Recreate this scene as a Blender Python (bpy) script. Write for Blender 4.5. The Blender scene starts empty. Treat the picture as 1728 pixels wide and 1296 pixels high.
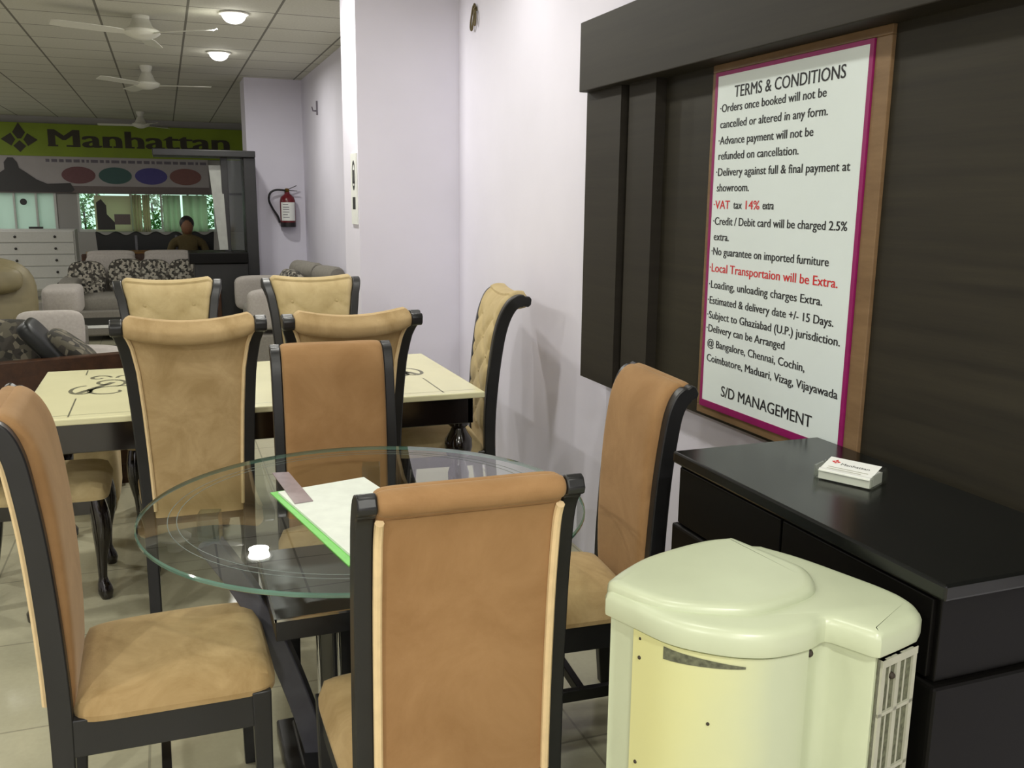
import bpy, math, random
from mathutils import Vector, Matrix
random.seed(7)
S = bpy.context.scene
COL = S.collection
PI = math.pi
def R(d): return math.radians(d)

# ------------------------------------------------------------------ camera, world, exposure, lights
cam_d = bpy.data.cameras.new('camera'); cam = bpy.data.objects.new('camera', cam_d); COL.objects.link(cam)
cam_d.sensor_width = 36.0; cam_d.lens = 1541.0 / 1728.0 * 36.0; cam_d.clip_start = 0.05; cam_d.clip_end = 120
_p, _y, _r = R(11.3), R(20.63), R(0.587)
_fw = Vector((math.sin(_y) * math.cos(_p), math.cos(_y) * math.cos(_p), -math.sin(_p)))
_rt = Vector((math.cos(_y), -math.sin(_y), 0)); _up = _rt.cross(_fw)
_rt, _up = _rt * math.cos(_r) + _up * math.sin(_r), _up * math.cos(_r) - _rt * math.sin(_r)
cam.matrix_world = Matrix(((_rt.x, _up.x, -_fw.x, 0), (_rt.y, _up.y, -_fw.y, 0), (_rt.z, _up.z, -_fw.z, 1.55), (0, 0, 0, 1)))
S.camera = cam
S.view_settings.view_transform = 'Standard'; S.view_settings.look = 'None'
S.view_settings.gamma = 1.0; S.view_settings.use_curve_mapping = False
S.view_settings.exposure = 0.0
S.cycles.use_denoising = True
S.cycles.max_bounces = 8; S.cycles.transparent_max_bounces = 16
S.cycles.sample_clamp_indirect = 6.0

W = bpy.data.worlds.new('daylight'); S.world = W; W.use_nodes = True
_bg = W.node_tree.nodes['Background']
_bg.inputs['Color'].default_value = (0.72, 0.95, 0.82, 1); _bg.inputs['Strength'].default_value = 1.5

CEIL = 2.9
# downlights: x, y, watts (the two farther than the table are in view; the others are unseen, some only added as fill)
DOWNLIGHTS = [(0.57, 7.45, 24), (0.57, 9.44, 18), (0.57, 5.45, 24), (0.57, 3.45, 16), (0.57, 1.45, 8), (0.57, -0.55, 44),
              (-1.92, 5.45, 24), (-1.92, 3.45, 22), (-1.92, 1.45, 22), (-1.92, -0.55, 60), (1.15, 4.2, 6), (-0.6, -2.4, 70),  # last one unseen, added behind the camera to light the near fronts
              (-2.6, 8.2, 22), (-2.9, 10.8, 18), (-3.3, 13.2, 20), (-3.6, 15.6, 26)]  # unseen lamps added off frame to the left to brighten the far hall
LIGHT_COL = (1.0, 0.985, 0.915)
for _x, _yy, _w in DOWNLIGHTS:
    ld = bpy.data.lights.new('downlight_lamp', 'AREA'); ld.shape = 'DISK'; ld.size = 0.16
    ld.energy = _w; ld.color = LIGHT_COL
    lo = bpy.data.objects.new('downlight_lamp', ld); COL.objects.link(lo); lo.location = (_x, _yy, CEIL - 0.079)

# ------------------------------------------------------------------ materials
def lin(c):
    return tuple(((v / 255.0) / 12.92 if v / 255.0 <= 0.04045 else (((v / 255.0) + 0.055) / 1.055) ** 2.4) for v in c)
def newmat(name):
    m = bpy.data.materials.new(name); m.use_nodes = True
    nt = m.node_tree; b = nt.nodes['Principled BSDF']; return m, nt, b
def nd(nt, t, **kw):
    n = nt.nodes.new(t)
    for k, v in kw.items(): setattr(n, k, v)
    return n
def plain(name, rgb, rough=0.5, metal=0.0, spec=0.5, coat=0.0, noise=0.06, nscale=40.0, bump=0.0, bscale=200.0):
    """one colour with a slight procedural mottling"""
    m, nt, b = newmat(name); c = lin(rgb)
    tc = nd(nt, 'ShaderNodeTexCoord'); nz = nd(nt, 'ShaderNodeTexNoise'); nz.inputs['Scale'].default_value = nscale; nz.inputs['Detail'].default_value = 4
    nt.links.new(tc.outputs['Object'], nz.inputs['Vector'])
    rp = nd(nt, 'ShaderNodeValToRGB'); e = rp.color_ramp.elements
    e[0].position = 0.3; e[1].position = 0.7
    e[0].color = (*[v * (1 - noise) for v in c], 1); e[1].color = (*[min(1, v * (1 + noise)) for v in c], 1)
    nt.links.new(nz.outputs['Fac'], rp.inputs['Fac']); nt.links.new(rp.outputs['Color'], b.inputs['Base Color'])
    b.inputs['Roughness'].default_value = rough; b.inputs['Metallic'].default_value = metal
    b.inputs['Specular IOR Level'].default_value = spec; b.inputs['Coat Weight'].default_value = coat; b.inputs['Coat Roughness'].default_value = 0.08
    if bump:
        n2 = nd(nt, 'ShaderNodeTexNoise'); n2.inputs['Scale'].default_value = bscale
        nt.links.new(tc.outputs['Object'], n2.inputs['Vector'])
        bp = nd(nt, 'ShaderNodeBump'); bp.inputs['Strength'].default_value = bump; bp.inputs['Distance'].default_value = 0.004
        nt.links.new(n2.outputs['Fac'], bp.inputs['Height']); nt.links.new(bp.outputs['Normal'], b.inputs['Normal'])
    return m
def velvet(name, dark, light, scale=7.0):
    m, nt, b = newmat(name)
    tc = nd(nt, 'ShaderNodeTexCoord'); nz = nd(nt, 'ShaderNodeTexNoise'); nz.inputs['Scale'].default_value = scale; nz.inputs['Detail'].default_value = 6; nz.inputs['Roughness'].default_value = 0.65
    nz.inputs['Distortion'].default_value = 0.6
    nt.links.new(tc.outputs['Object'], nz.inputs['Vector'])
    rp = nd(nt, 'ShaderNodeValToRGB'); e = rp.color_ramp.elements; e[0].position = 0.35; e[1].position = 0.72
    e[0].color = (*lin(dark), 1); e[1].color = (*lin(light), 1)
    nt.links.new(nz.outputs['Fac'], rp.inputs['Fac']); nt.links.new(rp.outputs['Color'], b.inputs['Base Color'])
    b.inputs['Roughness'].default_value = 0.85; b.inputs['Specular IOR Level'].default_value = 0.15
    b.inputs['Sheen Weight'].default_value = 0.2; b.inputs['Sheen Roughness'].default_value = 0.4
    b.inputs['Sheen Tint'].default_value = (*lin((255, 236, 205)), 1)
    n2 = nd(nt, 'ShaderNodeTexNoise'); n2.inputs['Scale'].default_value = 320
    nt.links.new(tc.outputs['Object'], n2.inputs['Vector'])
    bp = nd(nt, 'ShaderNodeBump'); bp.inputs['Strength'].default_value = 0.12; bp.inputs['Distance'].default_value = 0.003
    nt.links.new(n2.outputs['Fac'], bp.inputs['Height']); nt.links.new(bp.outputs['Normal'], b.inputs['Normal'])
    return m
def grain(name, a, bcol, rough=0.4, scale=(3, 1.2, 22), coat=0.0):
    """wood: noise stretched along one axis (large scale value = fine across that axis)"""
    m, nt, b = newmat(name)
    tc = nd(nt, 'ShaderNodeTexCoord'); mp = nd(nt, 'ShaderNodeMapping'); mp.inputs['Scale'].default_value = scale
    nt.links.new(tc.outputs['Object'], mp.inputs['Vector'])
    nz = nd(nt, 'ShaderNodeTexNoise'); nz.inputs['Scale'].default_value = 3.0; nz.inputs['Detail'].default_value = 8; nz.inputs['Roughness'].default_value = 0.7
    nt.links.new(mp.outputs['Vector'], nz.inputs['Vector'])
    rp = nd(nt, 'ShaderNodeValToRGB'); e = rp.color_ramp.elements; e[0].position = 0.3; e[1].position = 0.7
    e[0].color = (*lin(a), 1); e[1].color = (*lin(bcol), 1)
    nt.links.new(nz.outputs['Fac'], rp.inputs['Fac']); nt.links.new(rp.outputs['Color'], b.inputs['Base Color'])
    b.inputs['Roughness'].default_value = rough; b.inputs['Coat Weight'].default_value = coat; b.inputs['Coat Roughness'].default_value = 0.1
    b.inputs['Specular IOR Level'].default_value = 0.3
    return m
def spots(name, cols, scale, rough=0.9):
    """patterned upholstery: voronoi cells of a few colours"""
    m, nt, b = newmat(name)
    tc = nd(nt, 'ShaderNodeTexCoord'); vo = nd(nt, 'ShaderNodeTexVoronoi'); vo.inputs['Scale'].default_value = scale
    nt.links.new(tc.outputs['Object'], vo.inputs['Vector'])
    rp = nd(nt, 'ShaderNodeValToRGB'); rp.color_ramp.interpolation = 'CONSTANT'; el = rp.color_ramp.elements
    while len(el) < len(cols): el.new(0.5)
    for i, c in enumerate(cols): el[i].position = i / len(cols); el[i].color = (*lin(c), 1)
    sp = nd(nt, 'ShaderNodeSeparateColor'); nt.links.new(vo.outputs['Color'], sp.inputs['Color'])
    nt.links.new(sp.outputs['Red'], rp.inputs['Fac']); nt.links.new(rp.outputs['Color'], b.inputs['Base Color'])
    b.inputs['Roughness'].default_value = rough; return m
def glass(name, tint=(0.93, 0.97, 0.95), rough=0.0, ior=1.5, gloss=1.0):
    """clear pane: fresnel reflection over straight transmission"""
    m = bpy.data.materials.new(name); m.use_nodes = True; nt = m.node_tree
    nt.nodes.remove(nt.nodes['Principled BSDF']); out = nt.nodes['Material Output']
    tr = nd(nt, 'ShaderNodeBsdfTransparent'); tr.inputs['Color'].default_value = (*tint, 1)
    gl = nd(nt, 'ShaderNodeBsdfGlossy'); gl.inputs['Roughness'].default_value = rough; gl.inputs['Color'].default_value = (gloss, gloss, gloss, 1)
    fr = nd(nt, 'ShaderNodeFresnel'); ge = nd(nt, 'ShaderNodeNewGeometry'); mi = nd(nt, 'ShaderNodeMix'); mi.data_type = 'FLOAT'
    mi.inputs['A'].default_value = ior; mi.inputs['B'].default_value = 1.0 / ior    # straight-through panes: same reflectance from both sides
    nt.links.new(ge.outputs['Backfacing'], mi.inputs['Factor']); nt.links.new(mi.outputs['Result'], fr.inputs['IOR'])
    mx = nd(nt, 'ShaderNodeMixShader')
    nt.links.new(fr.outputs['Fac'], mx.inputs['Fac']); nt.links.new(tr.outputs['BSDF'], mx.inputs[1]); nt.links.new(gl.outputs['BSDF'], mx.inputs[2])
    nt.links.new(mx.outputs['Shader'], out.inputs['Surface']); return m
def emit(name, rgb, strength):
    m, nt, b = newmat(name); b.inputs['Base Color'].default_value = (*rgb, 1)
    b.inputs['Emission Color'].default_value = (*rgb, 1); b.inputs['Emission Strength'].default_value = strength; return m
def tiles(name, a, line, size, mortar, rough, offx=0.0, offy=0.0, speck=0.08, bump=0.0, coat=0.0):
    m, nt, b = newmat(name)
    tc = nd(nt, 'ShaderNodeTexCoord'); mp = nd(nt, 'ShaderNodeMapping'); mp.inputs['Location'].default_value = (offx, offy, 0)
    nt.links.new(tc.outputs['Object'], mp.inputs['Vector'])
    br = nd(nt, 'ShaderNodeTexBrick'); br.offset = 0.0; br.squash = 1.0
    br.inputs['Scale'].default_value = 1.0; br.inputs['Brick Width'].default_value = size; br.inputs['Row Height'].default_value = size
    br.inputs['Mortar Size'].default_value = mortar; br.inputs['Mortar Smooth'].default_value = 0.2
    br.inputs['Color1'].default_value = (*lin(a), 1); br.inputs['Color2'].default_value = (*[v * 0.96 for v in lin(a)], 1); br.inputs['Mortar'].default_value = (*lin(line), 1)
    nt.links.new(mp.outputs['Vector'], br.inputs['Vector'])
    nz = nd(nt, 'ShaderNodeTexNoise'); nz.inputs['Scale'].default_value = 60; nz.inputs['Detail'].default_value = 5
    nt.links.new(tc.outputs['Object'], nz.inputs['Vector'])
    mr = nd(nt, 'ShaderNodeMapRange'); mr.inputs['From Min'].default_value = 0.3; mr.inputs['From Max'].default_value = 0.7
    mr.inputs['To Min'].default_value = 1 - speck; mr.inputs['To Max'].default_value = 1.0
    nt.links.new(nz.outputs['Fac'], mr.inputs['Value'])
    vm = nd(nt, 'ShaderNodeVectorMath', operation='SCALE'); nt.links.new(br.outputs['Color'], vm.inputs[0]); nt.links.new(mr.outputs['Result'], vm.inputs['Scale'])
    nt.links.new(vm.outputs['Vector'], b.inputs['Base Color']); b.inputs['Roughness'].default_value = rough
    b.inputs['Coat Weight'].default_value = coat
    return m

def film(name, rgb, tr=0.4):
    m = bpy.data.materials.new(name); m.use_nodes = True; nt = m.node_tree; b = nt.nodes['Principled BSDF']; out = nt.nodes['Material Output']
    b.inputs['Base Color'].default_value = (*lin(rgb), 1); b.inputs['Roughness'].default_value = 0.8
    t = nd(nt, 'ShaderNodeBsdfTranslucent'); t.inputs['Color'].default_value = (*lin(rgb), 1); mx = nd(nt, 'ShaderNodeMixShader'); mx.inputs['Fac'].default_value = tr
    nt.links.new(b.outputs['BSDF'], mx.inputs[1]); nt.links.new(t.outputs['BSDF'], mx.inputs[2]); nt.links.new(mx.outputs['Shader'], out.inputs['Surface']); return m
def worn_panel(name):
    """plastic gone yellow on its left part"""
    m, nt, b = newmat(name); tc = nd(nt, 'ShaderNodeTexCoord'); sp = nd(nt, 'ShaderNodeSeparateXYZ'); nt.links.new(tc.outputs['Object'], sp.inputs['Vector'])
    nz = nd(nt, 'ShaderNodeTexNoise'); nz.inputs['Scale'].default_value = 9; nt.links.new(tc.outputs['Object'], nz.inputs['Vector'])
    ma = nd(nt, 'ShaderNodeMath', operation='MULTIPLY_ADD'); ma.inputs[1].default_value = 0.05; nt.links.new(nz.outputs['Fac'], ma.inputs[0]); nt.links.new(sp.outputs['X'], ma.inputs[2])
    mr = nd(nt, 'ShaderNodeMapRange'); mr.inputs['From Min'].default_value = 0.735; mr.inputs['From Max'].default_value = 0.885; nt.links.new(ma.outputs['Value'], mr.inputs['Value'])
    rp = nd(nt, 'ShaderNodeValToRGB'); e = rp.color_ramp.elements; e[0].color = (*lin((214, 213, 152)), 1); e[1].color = (*lin((192, 200, 170)), 1)
    nt.links.new(mr.outputs['Result'], rp.inputs['Fac']); nt.links.new(rp.outputs['Color'], b.inputs['Base Color']); b.inputs['Roughness'].default_value = 0.38; return m
M = dict(
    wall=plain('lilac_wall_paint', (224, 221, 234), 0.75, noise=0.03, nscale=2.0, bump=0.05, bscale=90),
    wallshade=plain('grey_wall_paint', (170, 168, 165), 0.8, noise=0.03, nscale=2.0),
    floor=tiles('vitrified_floor_tiles', (184, 180, 154), (150, 147, 126), 0.6, 0.004, 0.16, 0.13, 0.2, 0.06),
    ceil=tiles('suspended_ceiling_tiles', (208, 207, 194), (120, 118, 108), 0.62, 0.010, 0.85, 0.375, 0.1, 0.12),
    panel=grain('dark_walnut_laminate', (34, 31, 24), (50, 46, 35), 0.5, (1.0, 0.35, 9.0)),
    strip=grain('dark_grey_brown_laminate', (36, 32, 26), (46, 42, 34), 0.6, (1.0, 0.35, 9.0)),
    bronze=grain('bronze_brown_frame_laminate', (112, 88, 62), (134, 108, 78), 0.35, (1, 1, 6)),
    ebony=plain('ebony_lacquered_wood', (28, 28, 29), 0.38, spec=0.5, noise=0.15, nscale=12),
    ebonygrey=plain('worn_black_wood', (88, 88, 95), 0.38, noise=0.15, nscale=20),  # black wood raised to grey, light on the table legs put into the colour
    ebonygloss=plain('glossy_ebony_wood', (22, 16, 13), 0.12, spec=0.6, noise=0.15, nscale=12, coat=0.4),
    desk=plain('black_gloss_laminate', (12, 11, 10), 0.34, spec=0.15, noise=0.12, nscale=150),
    desktop=plain('dark_granite_top', (12, 14, 13), 0.22, noise=0.35, nscale=260),
    velvet=velvet('tan_velvet', (156, 130, 88), (188, 162, 118)),
    velvetback=velvet('tan_velvet_reverse', (147, 112, 74), (166, 130, 90), 5.0),
    velvetpale=velvet('pale_gold_velvet', (172, 153, 112), (192, 174, 134)),  # paler copy of the velvet, light from above put into its colour
    velvetolive=velvet('olive_tan_velvet', (168, 142, 100), (198, 172, 130)),
    piping=plain('cream_piping_cord', (224, 198, 152), 0.8),
    cream=plain('cream_marble_top', (220, 216, 176), 0.22, noise=0.03, nscale=6),
    inlay=plain('grey_inlay', (104, 102, 82), 0.4),
    cooler=plain('cream_green_plastic', (192, 200, 170), 0.32, noise=0.03, nscale=9, spec=0.5),
    yellowed=worn_panel('yellowed_plastic'),
    grille=plain('grey_grille_plastic', (176, 176, 158), 0.5),
    pad=plain('cooling_pad_fibre', (96, 98, 78), 0.9, noise=0.4, nscale=120),
    hole=plain('dark_screw_hole', (52, 44, 34), 0.7),
    white=plain('white_card', (232, 234, 230), 0.55, noise=0.02),
    paper=plain('poster_vinyl', (222, 232, 230), 0.3, noise=0.02, nscale=3),
    page=plain('register_page', (222, 228, 218), 0.6, noise=0.05, nscale=25),
    magenta=plain('magenta_print', (140, 20, 92), 0.4), ink=plain('black_print', (30, 30, 32), 0.6), redink=plain('red_print', (206, 40, 44), 0.6),
    green=plain('green_folder_card', (110, 196, 84), 0.5), mauve=plain('mauve_acrylic', (150, 136, 140), 0.2),
    sign=plain('lime_sign_board', (128, 150, 12), 0.5, noise=0.06, nscale=3), signink=plain('dark_brown_letters', (44, 38, 14), 0.5),
    banner=plain('pale_banner_vinyl', (172, 166, 166), 0.5, noise=0.04, nscale=4), bannerdark=plain('banner_charcoal_print', (54, 52, 52), 0.5), bannertext=plain('banner_small_print', (104, 98, 108), 0.5),
    bannerband=plain('banner_taupe_band', (112, 100, 98), 0.5),
    ov1=plain('oval_maroon_print', (112, 70, 74), 0.5), ov2=plain('oval_teal_print', (54, 92, 88), 0.5), ov3=plain('oval_violet_print', (72, 66, 138), 0.5), ov4=plain('oval_rust_print', (128, 84, 78), 0.5),
    grey=plain('light_grey_upholstery', (158, 152, 146), 0.9, noise=0.08, nscale=60), greyd=plain('grey_upholstery', (122, 118, 110), 0.9, noise=0.1, nscale=60),
    olive=plain('olive_beige_leather', (116, 107, 78), 0.5, noise=0.12, nscale=9), blackleather=plain('black_leather', (18, 20, 20), 0.4, spec=0.3, noise=0.15),
    brownwood=grain('dark_brown_wood', (46, 28, 18), (72, 46, 30), 0.35, (6, 1, 6)), amber=plain('amber_inlay_wood', (120, 84, 34), 0.3, noise=0.2, nscale=20),
    mosaic=spots('mosaic_print_fabric', [(40, 38, 34), (150, 146, 134), (96, 92, 84), (60, 56, 50), (148, 142, 130)], 44),
    floral=spots('dark_floral_fabric', [(40, 38, 32), (76, 72, 60), (104, 98, 84), (54, 50, 44)], 30),
    whitewood=plain('white_painted_wood', (206, 206, 202), 0.45, noise=0.03), knob=plain('dark_knob', (44, 42, 40), 0.4),
    extred=plain('extinguisher_red', (104, 22, 30), 0.3), black=plain('black_rubber', (20, 18, 20), 0.5), brass=plain('brass_fitting', (120, 92, 44), 0.35, metal=0.8),
    chrome=plain('chrome', (200, 200, 200), 0.12, metal=1.0, noise=0.02),
    fan=plain('cream_fan_enamel', (226, 226, 214), 0.35, noise=0.02), fanrod=plain('grey_fan_rod', (120, 120, 112), 0.4),
    lampring=plain('white_lamp_rim', (235, 235, 228), 0.4), lamp=emit('lit_lamp_diffuser', (1.0, 0.97, 0.9), 14.0),
    wire=plain('old_brown_wire', (92, 80, 46), 0.6), skin=plain('brown_skin', (122, 84, 58), 0.6), hair=plain('black_hair', (14, 13, 13), 0.5), rust=plain('olive_brown_cloth', (82, 70, 38), 0.85),
    curtain=film('sheer_green_grey_curtain', (222, 230, 212), 0.75), curtainbeige=film('beige_curtain', (228, 220, 198), 0.7),
    frost=film('white_window_film', (235, 243, 238), 0.6), leaf=plain('green_leaves', (96, 150, 70), 0.6, noise=0.5, nscale=6), ground=plain('pale_paving', (150, 150, 140), 0.8),
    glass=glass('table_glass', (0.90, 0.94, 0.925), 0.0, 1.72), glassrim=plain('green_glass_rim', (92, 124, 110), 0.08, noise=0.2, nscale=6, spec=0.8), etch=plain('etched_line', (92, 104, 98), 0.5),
    glassunder=glass('table_glass_underside', (0.95, 0.97, 0.96), 0.0, 1.06), pane=glass('window_pane', (0.86, 0.95, 0.9)), cabglass=glass('cabinet_pane', (0.7, 0.74, 0.72), 0.05), acrylic=glass('clear_acrylic', (0.94, 0.95, 0.92)),
    tumbler=glass('thick_clear_block', (0.62, 0.72, 0.74)), mirror=plain('mirror_panel', (150, 152, 146), 0.35, noise=0.08, nscale=14),
)

# ------------------------------------------------------------------ mesh building
class MB:
    def __init__(s): s.v = []; s.f = []; s.mi = []; s.mat = 0
    def add(s, vs, fs):
        n = len(s.v); s.v += [tuple(v) for v in vs]
        for f in fs: s.f.append(tuple(i + n for i in f)); s.mi.append(s.mat)
        return s
    def box(s, x0, x1, y0, y1, z0, z1):
        v = [(x, y, z) for z in (z0, z1) for y in (y0, y1) for x in (x0, x1)]
        return s.add(v, [(0, 2, 3, 1), (4, 5, 7, 6), (0, 1, 5, 4), (2, 6, 7, 3), (0, 4, 6, 2), (1, 3, 7, 5)])
    def cbox(s, c, d, rz=0.0, rx=0.0, ry=0.0):
        m = Matrix.Translation(c) @ Matrix.Rotation(rz, 4, 'Z') @ Matrix.Rotation(ry, 4, 'Y') @ Matrix.Rotation(rx, 4, 'X')
        v = [m @ Vector((x * d[0] / 2, y * d[1] / 2, z * d[2] / 2)) for z in (-1, 1) for y in (-1, 1) for x in (-1, 1)]
        return s.add(v, [(0, 2, 3, 1), (4, 5, 7, 6), (0, 1, 5, 4), (2, 6, 7, 3), (0, 4, 6, 2), (1, 3, 7, 5)])
    def loft(s, rings, cap=True, closed=True):
        n = len(rings[0]); vs = [p for r in rings for p in r]; fs = []
        for i in range(len(rings) - 1):
            for j in range(n if closed else n - 1):
                k = (j + 1) % n
                fs.append((i * n + j, i * n + k, (i + 1) * n + k, (i + 1) * n + j))
        if cap: fs.append(tuple(range(n - 1, -1, -1))); fs.append(tuple((len(rings) - 1) * n + j for j in range(n)))
        return s.add(vs, fs)
    def prism(s, poly, fn, a, b):
        """poly: list of 2-D points, fn(p, t) -> 3-D point, extruded from t=a to t=b"""
        return s.loft([[fn(p, a) for p in poly], [fn(p, b) for p in poly]])
    def lathe(s, prof, c=(0, 0, 0), n=24, axis='Z'):
        rings = []
        for r, z in prof:
            ring = []
            for j in range(n):
                a = 2 * PI * j / n; x, y = r * math.cos(a), r * math.sin(a)
                p = (x, y, z) if axis == 'Z' else ((z, x, y) if axis == 'X' else (y, z, x))
                ring.append((c[0] + p[0], c[1] + p[1], c[2] + p[2]))
            rings.append(ring)
        return s.loft(rings)
    def tube(s, path, r, n=8, cap=True):
        pts = [Vector(p) for p in path]; rings = []; ref = Vector((0.13, 0.37, 0.92))
        for i, p in enumerate(pts):
            t = (pts[min(i + 1, len(pts) - 1)] - pts[max(i - 1, 0)]).normalized()
            a = t.cross(ref)
            if a.length < 1e-3: a = t.cross(Vector((1, 0, 0)))
            a.normalize(); b = t.cross(a); rr = r[i] if isinstance(r, (list, tuple)) else r
            rings.append([p + a * (rr * math.cos(2 * PI * j / n)) + b * (rr * math.sin(2 * PI * j / n)) for j in range(n)])
        return s.loft(rings, cap)
    def grid(s, nu, nv, fn, wrap=False):
        vs = [fn(i / nu, j / nv) for j in range(nv + 1) for i in range(nu + 1)]
        fs = [(j * (nu + 1) + i, j * (nu + 1) + i + 1, (j + 1) * (nu + 1) + i + 1, (j + 1) * (nu + 1) + i) for j in range(nv) for i in range(nu)]
        return s.add(vs, fs)
    def ball(s, c, r, n=14, m=10):
        r = (r, r, r) if not isinstance(r, tuple) else r
        rings = []
        for i in range(m + 1):
            t = PI * min(max(i / m, 0.02), 0.98)
            rings.append([(c[0] + r[0] * math.sin(t) * math.cos(2 * PI * j / n), c[1] + r[1] * math.sin(t) * math.sin(2 * PI * j / n), c[2] - r[2] * math.cos(t)) for j in range(n)])
        return s.loft(rings)
    def cushion(s, c, d, n=10, e=5.0, rz=0.0, rx=0.0, ry=0.0, pinch=0.0):
        """soft block: superellipsoid of full size d"""
        m = Matrix.Translation(c) @ Matrix.Rotation(rz, 4, 'Z') @ Matrix.Rotation(ry, 4, 'Y') @ Matrix.Rotation(rx, 4, 'X')
        def sp(w, q): return math.copysign(abs(w) ** q, w)
        q = 2.0 / e; rings = []; mm = 2 * n; nn = 4 * n
        for i in range(mm + 1):
            t = -PI / 2 + PI * min(max(i / mm, 0.004), 0.996); ct, st = sp(math.cos(t), q), sp(math.sin(t), q)
            rings.append([m @ Vector((d[0] / 2 * ct * sp(math.cos(2 * PI * j / nn), q), d[1] / 2 * ct * sp(math.sin(2 * PI * j / nn), q), d[2] / 2 * st)) for j in range(nn)])
        return s.loft(rings)

def obj(name, mb, mat, parent=None, smooth=True, bevel=0.0, angle=40, loc=None, rz=None, seg=2):
    me = bpy.data.meshes.new(name); me.from_pydata(mb.v, [], mb.f)
    mats = mat if isinstance(mat, (list, tuple)) else [mat]
    for m in mats: me.materials.append(m)
    if len(mats) > 1: me.polygons.foreach_set('material_index', mb.mi)
    import bmesh
    bm = bmesh.new(); bm.from_mesh(me); bmesh.ops.recalc_face_normals(bm, faces=bm.faces); bm.to_mesh(me); bm.free()
    if smooth: me.shade_smooth(); me.set_sharp_from_angle(angle=R(angle))
    o = bpy.data.objects.new(name, me); COL.objects.link(o)
    if parent is not None: o.parent = parent
    if loc is not None: o.location = loc
    if rz is not None: o.rotation_euler = (0, 0, rz)
    if bevel:
        b = o.modifiers.new('edge', 'BEVEL'); b.width = bevel; b.segments = seg; b.limit_method = 'ANGLE'; b.angle_limit = R(35)
    return o
def tag(o, label, cat, group=None, kind=None):
    o['label'] = label; o['category'] = cat
    if group: o['group'] = group
    if kind: o['kind'] = kind
    return o
def thing(name, label, cat, loc=(0, 0, 0), rz=0.0, group=None):
    o = bpy.data.objects.new(name, None); COL.objects.link(o); o.empty_display_size = 0.1
    o.location = loc; o.rotation_euler = (0, 0, rz); return tag(o, label, cat, group)
def struct(name, mb, mat, **kw):
    o = obj(name, mb, mat, **kw)
    if o.parent is None: o['kind'] = 'structure'
    return o
def dup(root, loc, rz, label, group=None):
    r = root.copy(); COL.objects.link(r); r.location = loc; r.rotation_euler = (0, 0, rz); r['label'] = label
    if group: r['group'] = group
    for ch in list(root.children):
        c = ch.copy(); COL.objects.link(c); c.parent = r
        for g in list(ch.children):
            d = g.copy(); COL.objects.link(d); d.parent = c
    return r
def catmull(P, n):
    P = [tuple(p) for p in P]; k = len(P[0]); out = []; m = len(P) - 1
    for i in range(n + 1):
        t = i / n * m; a = min(int(t), m - 1); u = t - a
        p0, p1, p2, p3 = P[max(a - 1, 0)], P[a], P[a + 1], P[min(a + 2, m)]
        out.append(tuple(0.5 * (2 * p1[q] + (p2[q] - p0[q]) * u + (2 * p0[q] - 5 * p1[q] + 4 * p2[q] - p3[q]) * u * u + (3 * p1[q] - p0[q] - 3 * p2[q] + p3[q]) * u ** 3) for q in range(k)))
    return out
def lerp(tab, z):
    if z <= tab[0][0]: return tab[0][1]
    for (a, va), (b, vb) in zip(tab, tab[1:]):
        if z <= b: return va + (vb - va) * (z - a) / (b - a)
    return tab[-1][1]
def text_mesh(body, width, height=None, bold=0.0, cap=0.72):
    """flat lettering in its own plane: glyph outlines scaled to a width (and cap height); returns verts, faces from (0,0) baseline left"""
    cu = bpy.data.curves.new('letters', 'FONT'); cu.body = body; cu.size = 1.0; cu.offset = bold; cu.resolution_u = 3; cu.fill_mode = 'FRONT'
    o = bpy.data.objects.new('letters', cu); COL.objects.link(o); bpy.context.view_layer.update()
    me = o.evaluated_get(bpy.context.evaluated_depsgraph_get()).to_mesh()
    vs = [v.co.copy() for v in me.vertices]; fs = [tuple(p.vertices) for p in me.polygons]
    bpy.data.objects.remove(o); bpy.data.curves.remove(cu)
    x0 = min(v.x for v in vs); x1 = max(v.x for v in vs); sx = width / (x1 - x0); sy = sx if height is None else height / cap
    return [((v.x - x0) * sx, v.y * sy) for v in vs], fs

# ------------------------------------------------------------------ room shell
XW = 1.683
struct('floor', MB().box(-5.0, 2.6, -3.2, 18.1, -0.1, 0.0), M['floor'], smooth=False)
struct('ceiling', MB().box(-5.0, 2.6, -3.2, 18.1, CEIL, CEIL + 0.1), M['ceil'], smooth=False)
struct('wall_right', MB().box(XW, XW + 0.25, -3.2, 5.5, 0, CEIL), M['wall'], smooth=False)
struct('wall_pillar', MB().box(1.07, XW + 0.25, 5.412, 5.87, 0, CEIL), M['wall'], smooth=False)
struct('wall_recess', MB().box(1.57, 1.75, 5.87, 18.0, 0, CEIL), M['wall'], smooth=False)
struct('wall_column', MB().box(0.93, 1.57, 11.2, 11.75, 0, CEIL), M['wall'], smooth=False)
struct('wall_left', MB().box(-5.1, -5.0, -3.2, 18.1, 0, CEIL), M['wall'], smooth=False)
struct('wall_rear', MB().box(-5.0, 2.6, -3.3, -3.2, 0, CEIL), M['wall'], smooth=False)
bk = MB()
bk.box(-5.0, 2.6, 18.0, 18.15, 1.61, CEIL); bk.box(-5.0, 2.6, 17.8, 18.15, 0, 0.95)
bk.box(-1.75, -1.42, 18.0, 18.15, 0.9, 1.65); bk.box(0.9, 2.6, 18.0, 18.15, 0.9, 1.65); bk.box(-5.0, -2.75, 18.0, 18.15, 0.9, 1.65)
struct('wall_back', bk, M['wallshade'], smooth=False)
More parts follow.
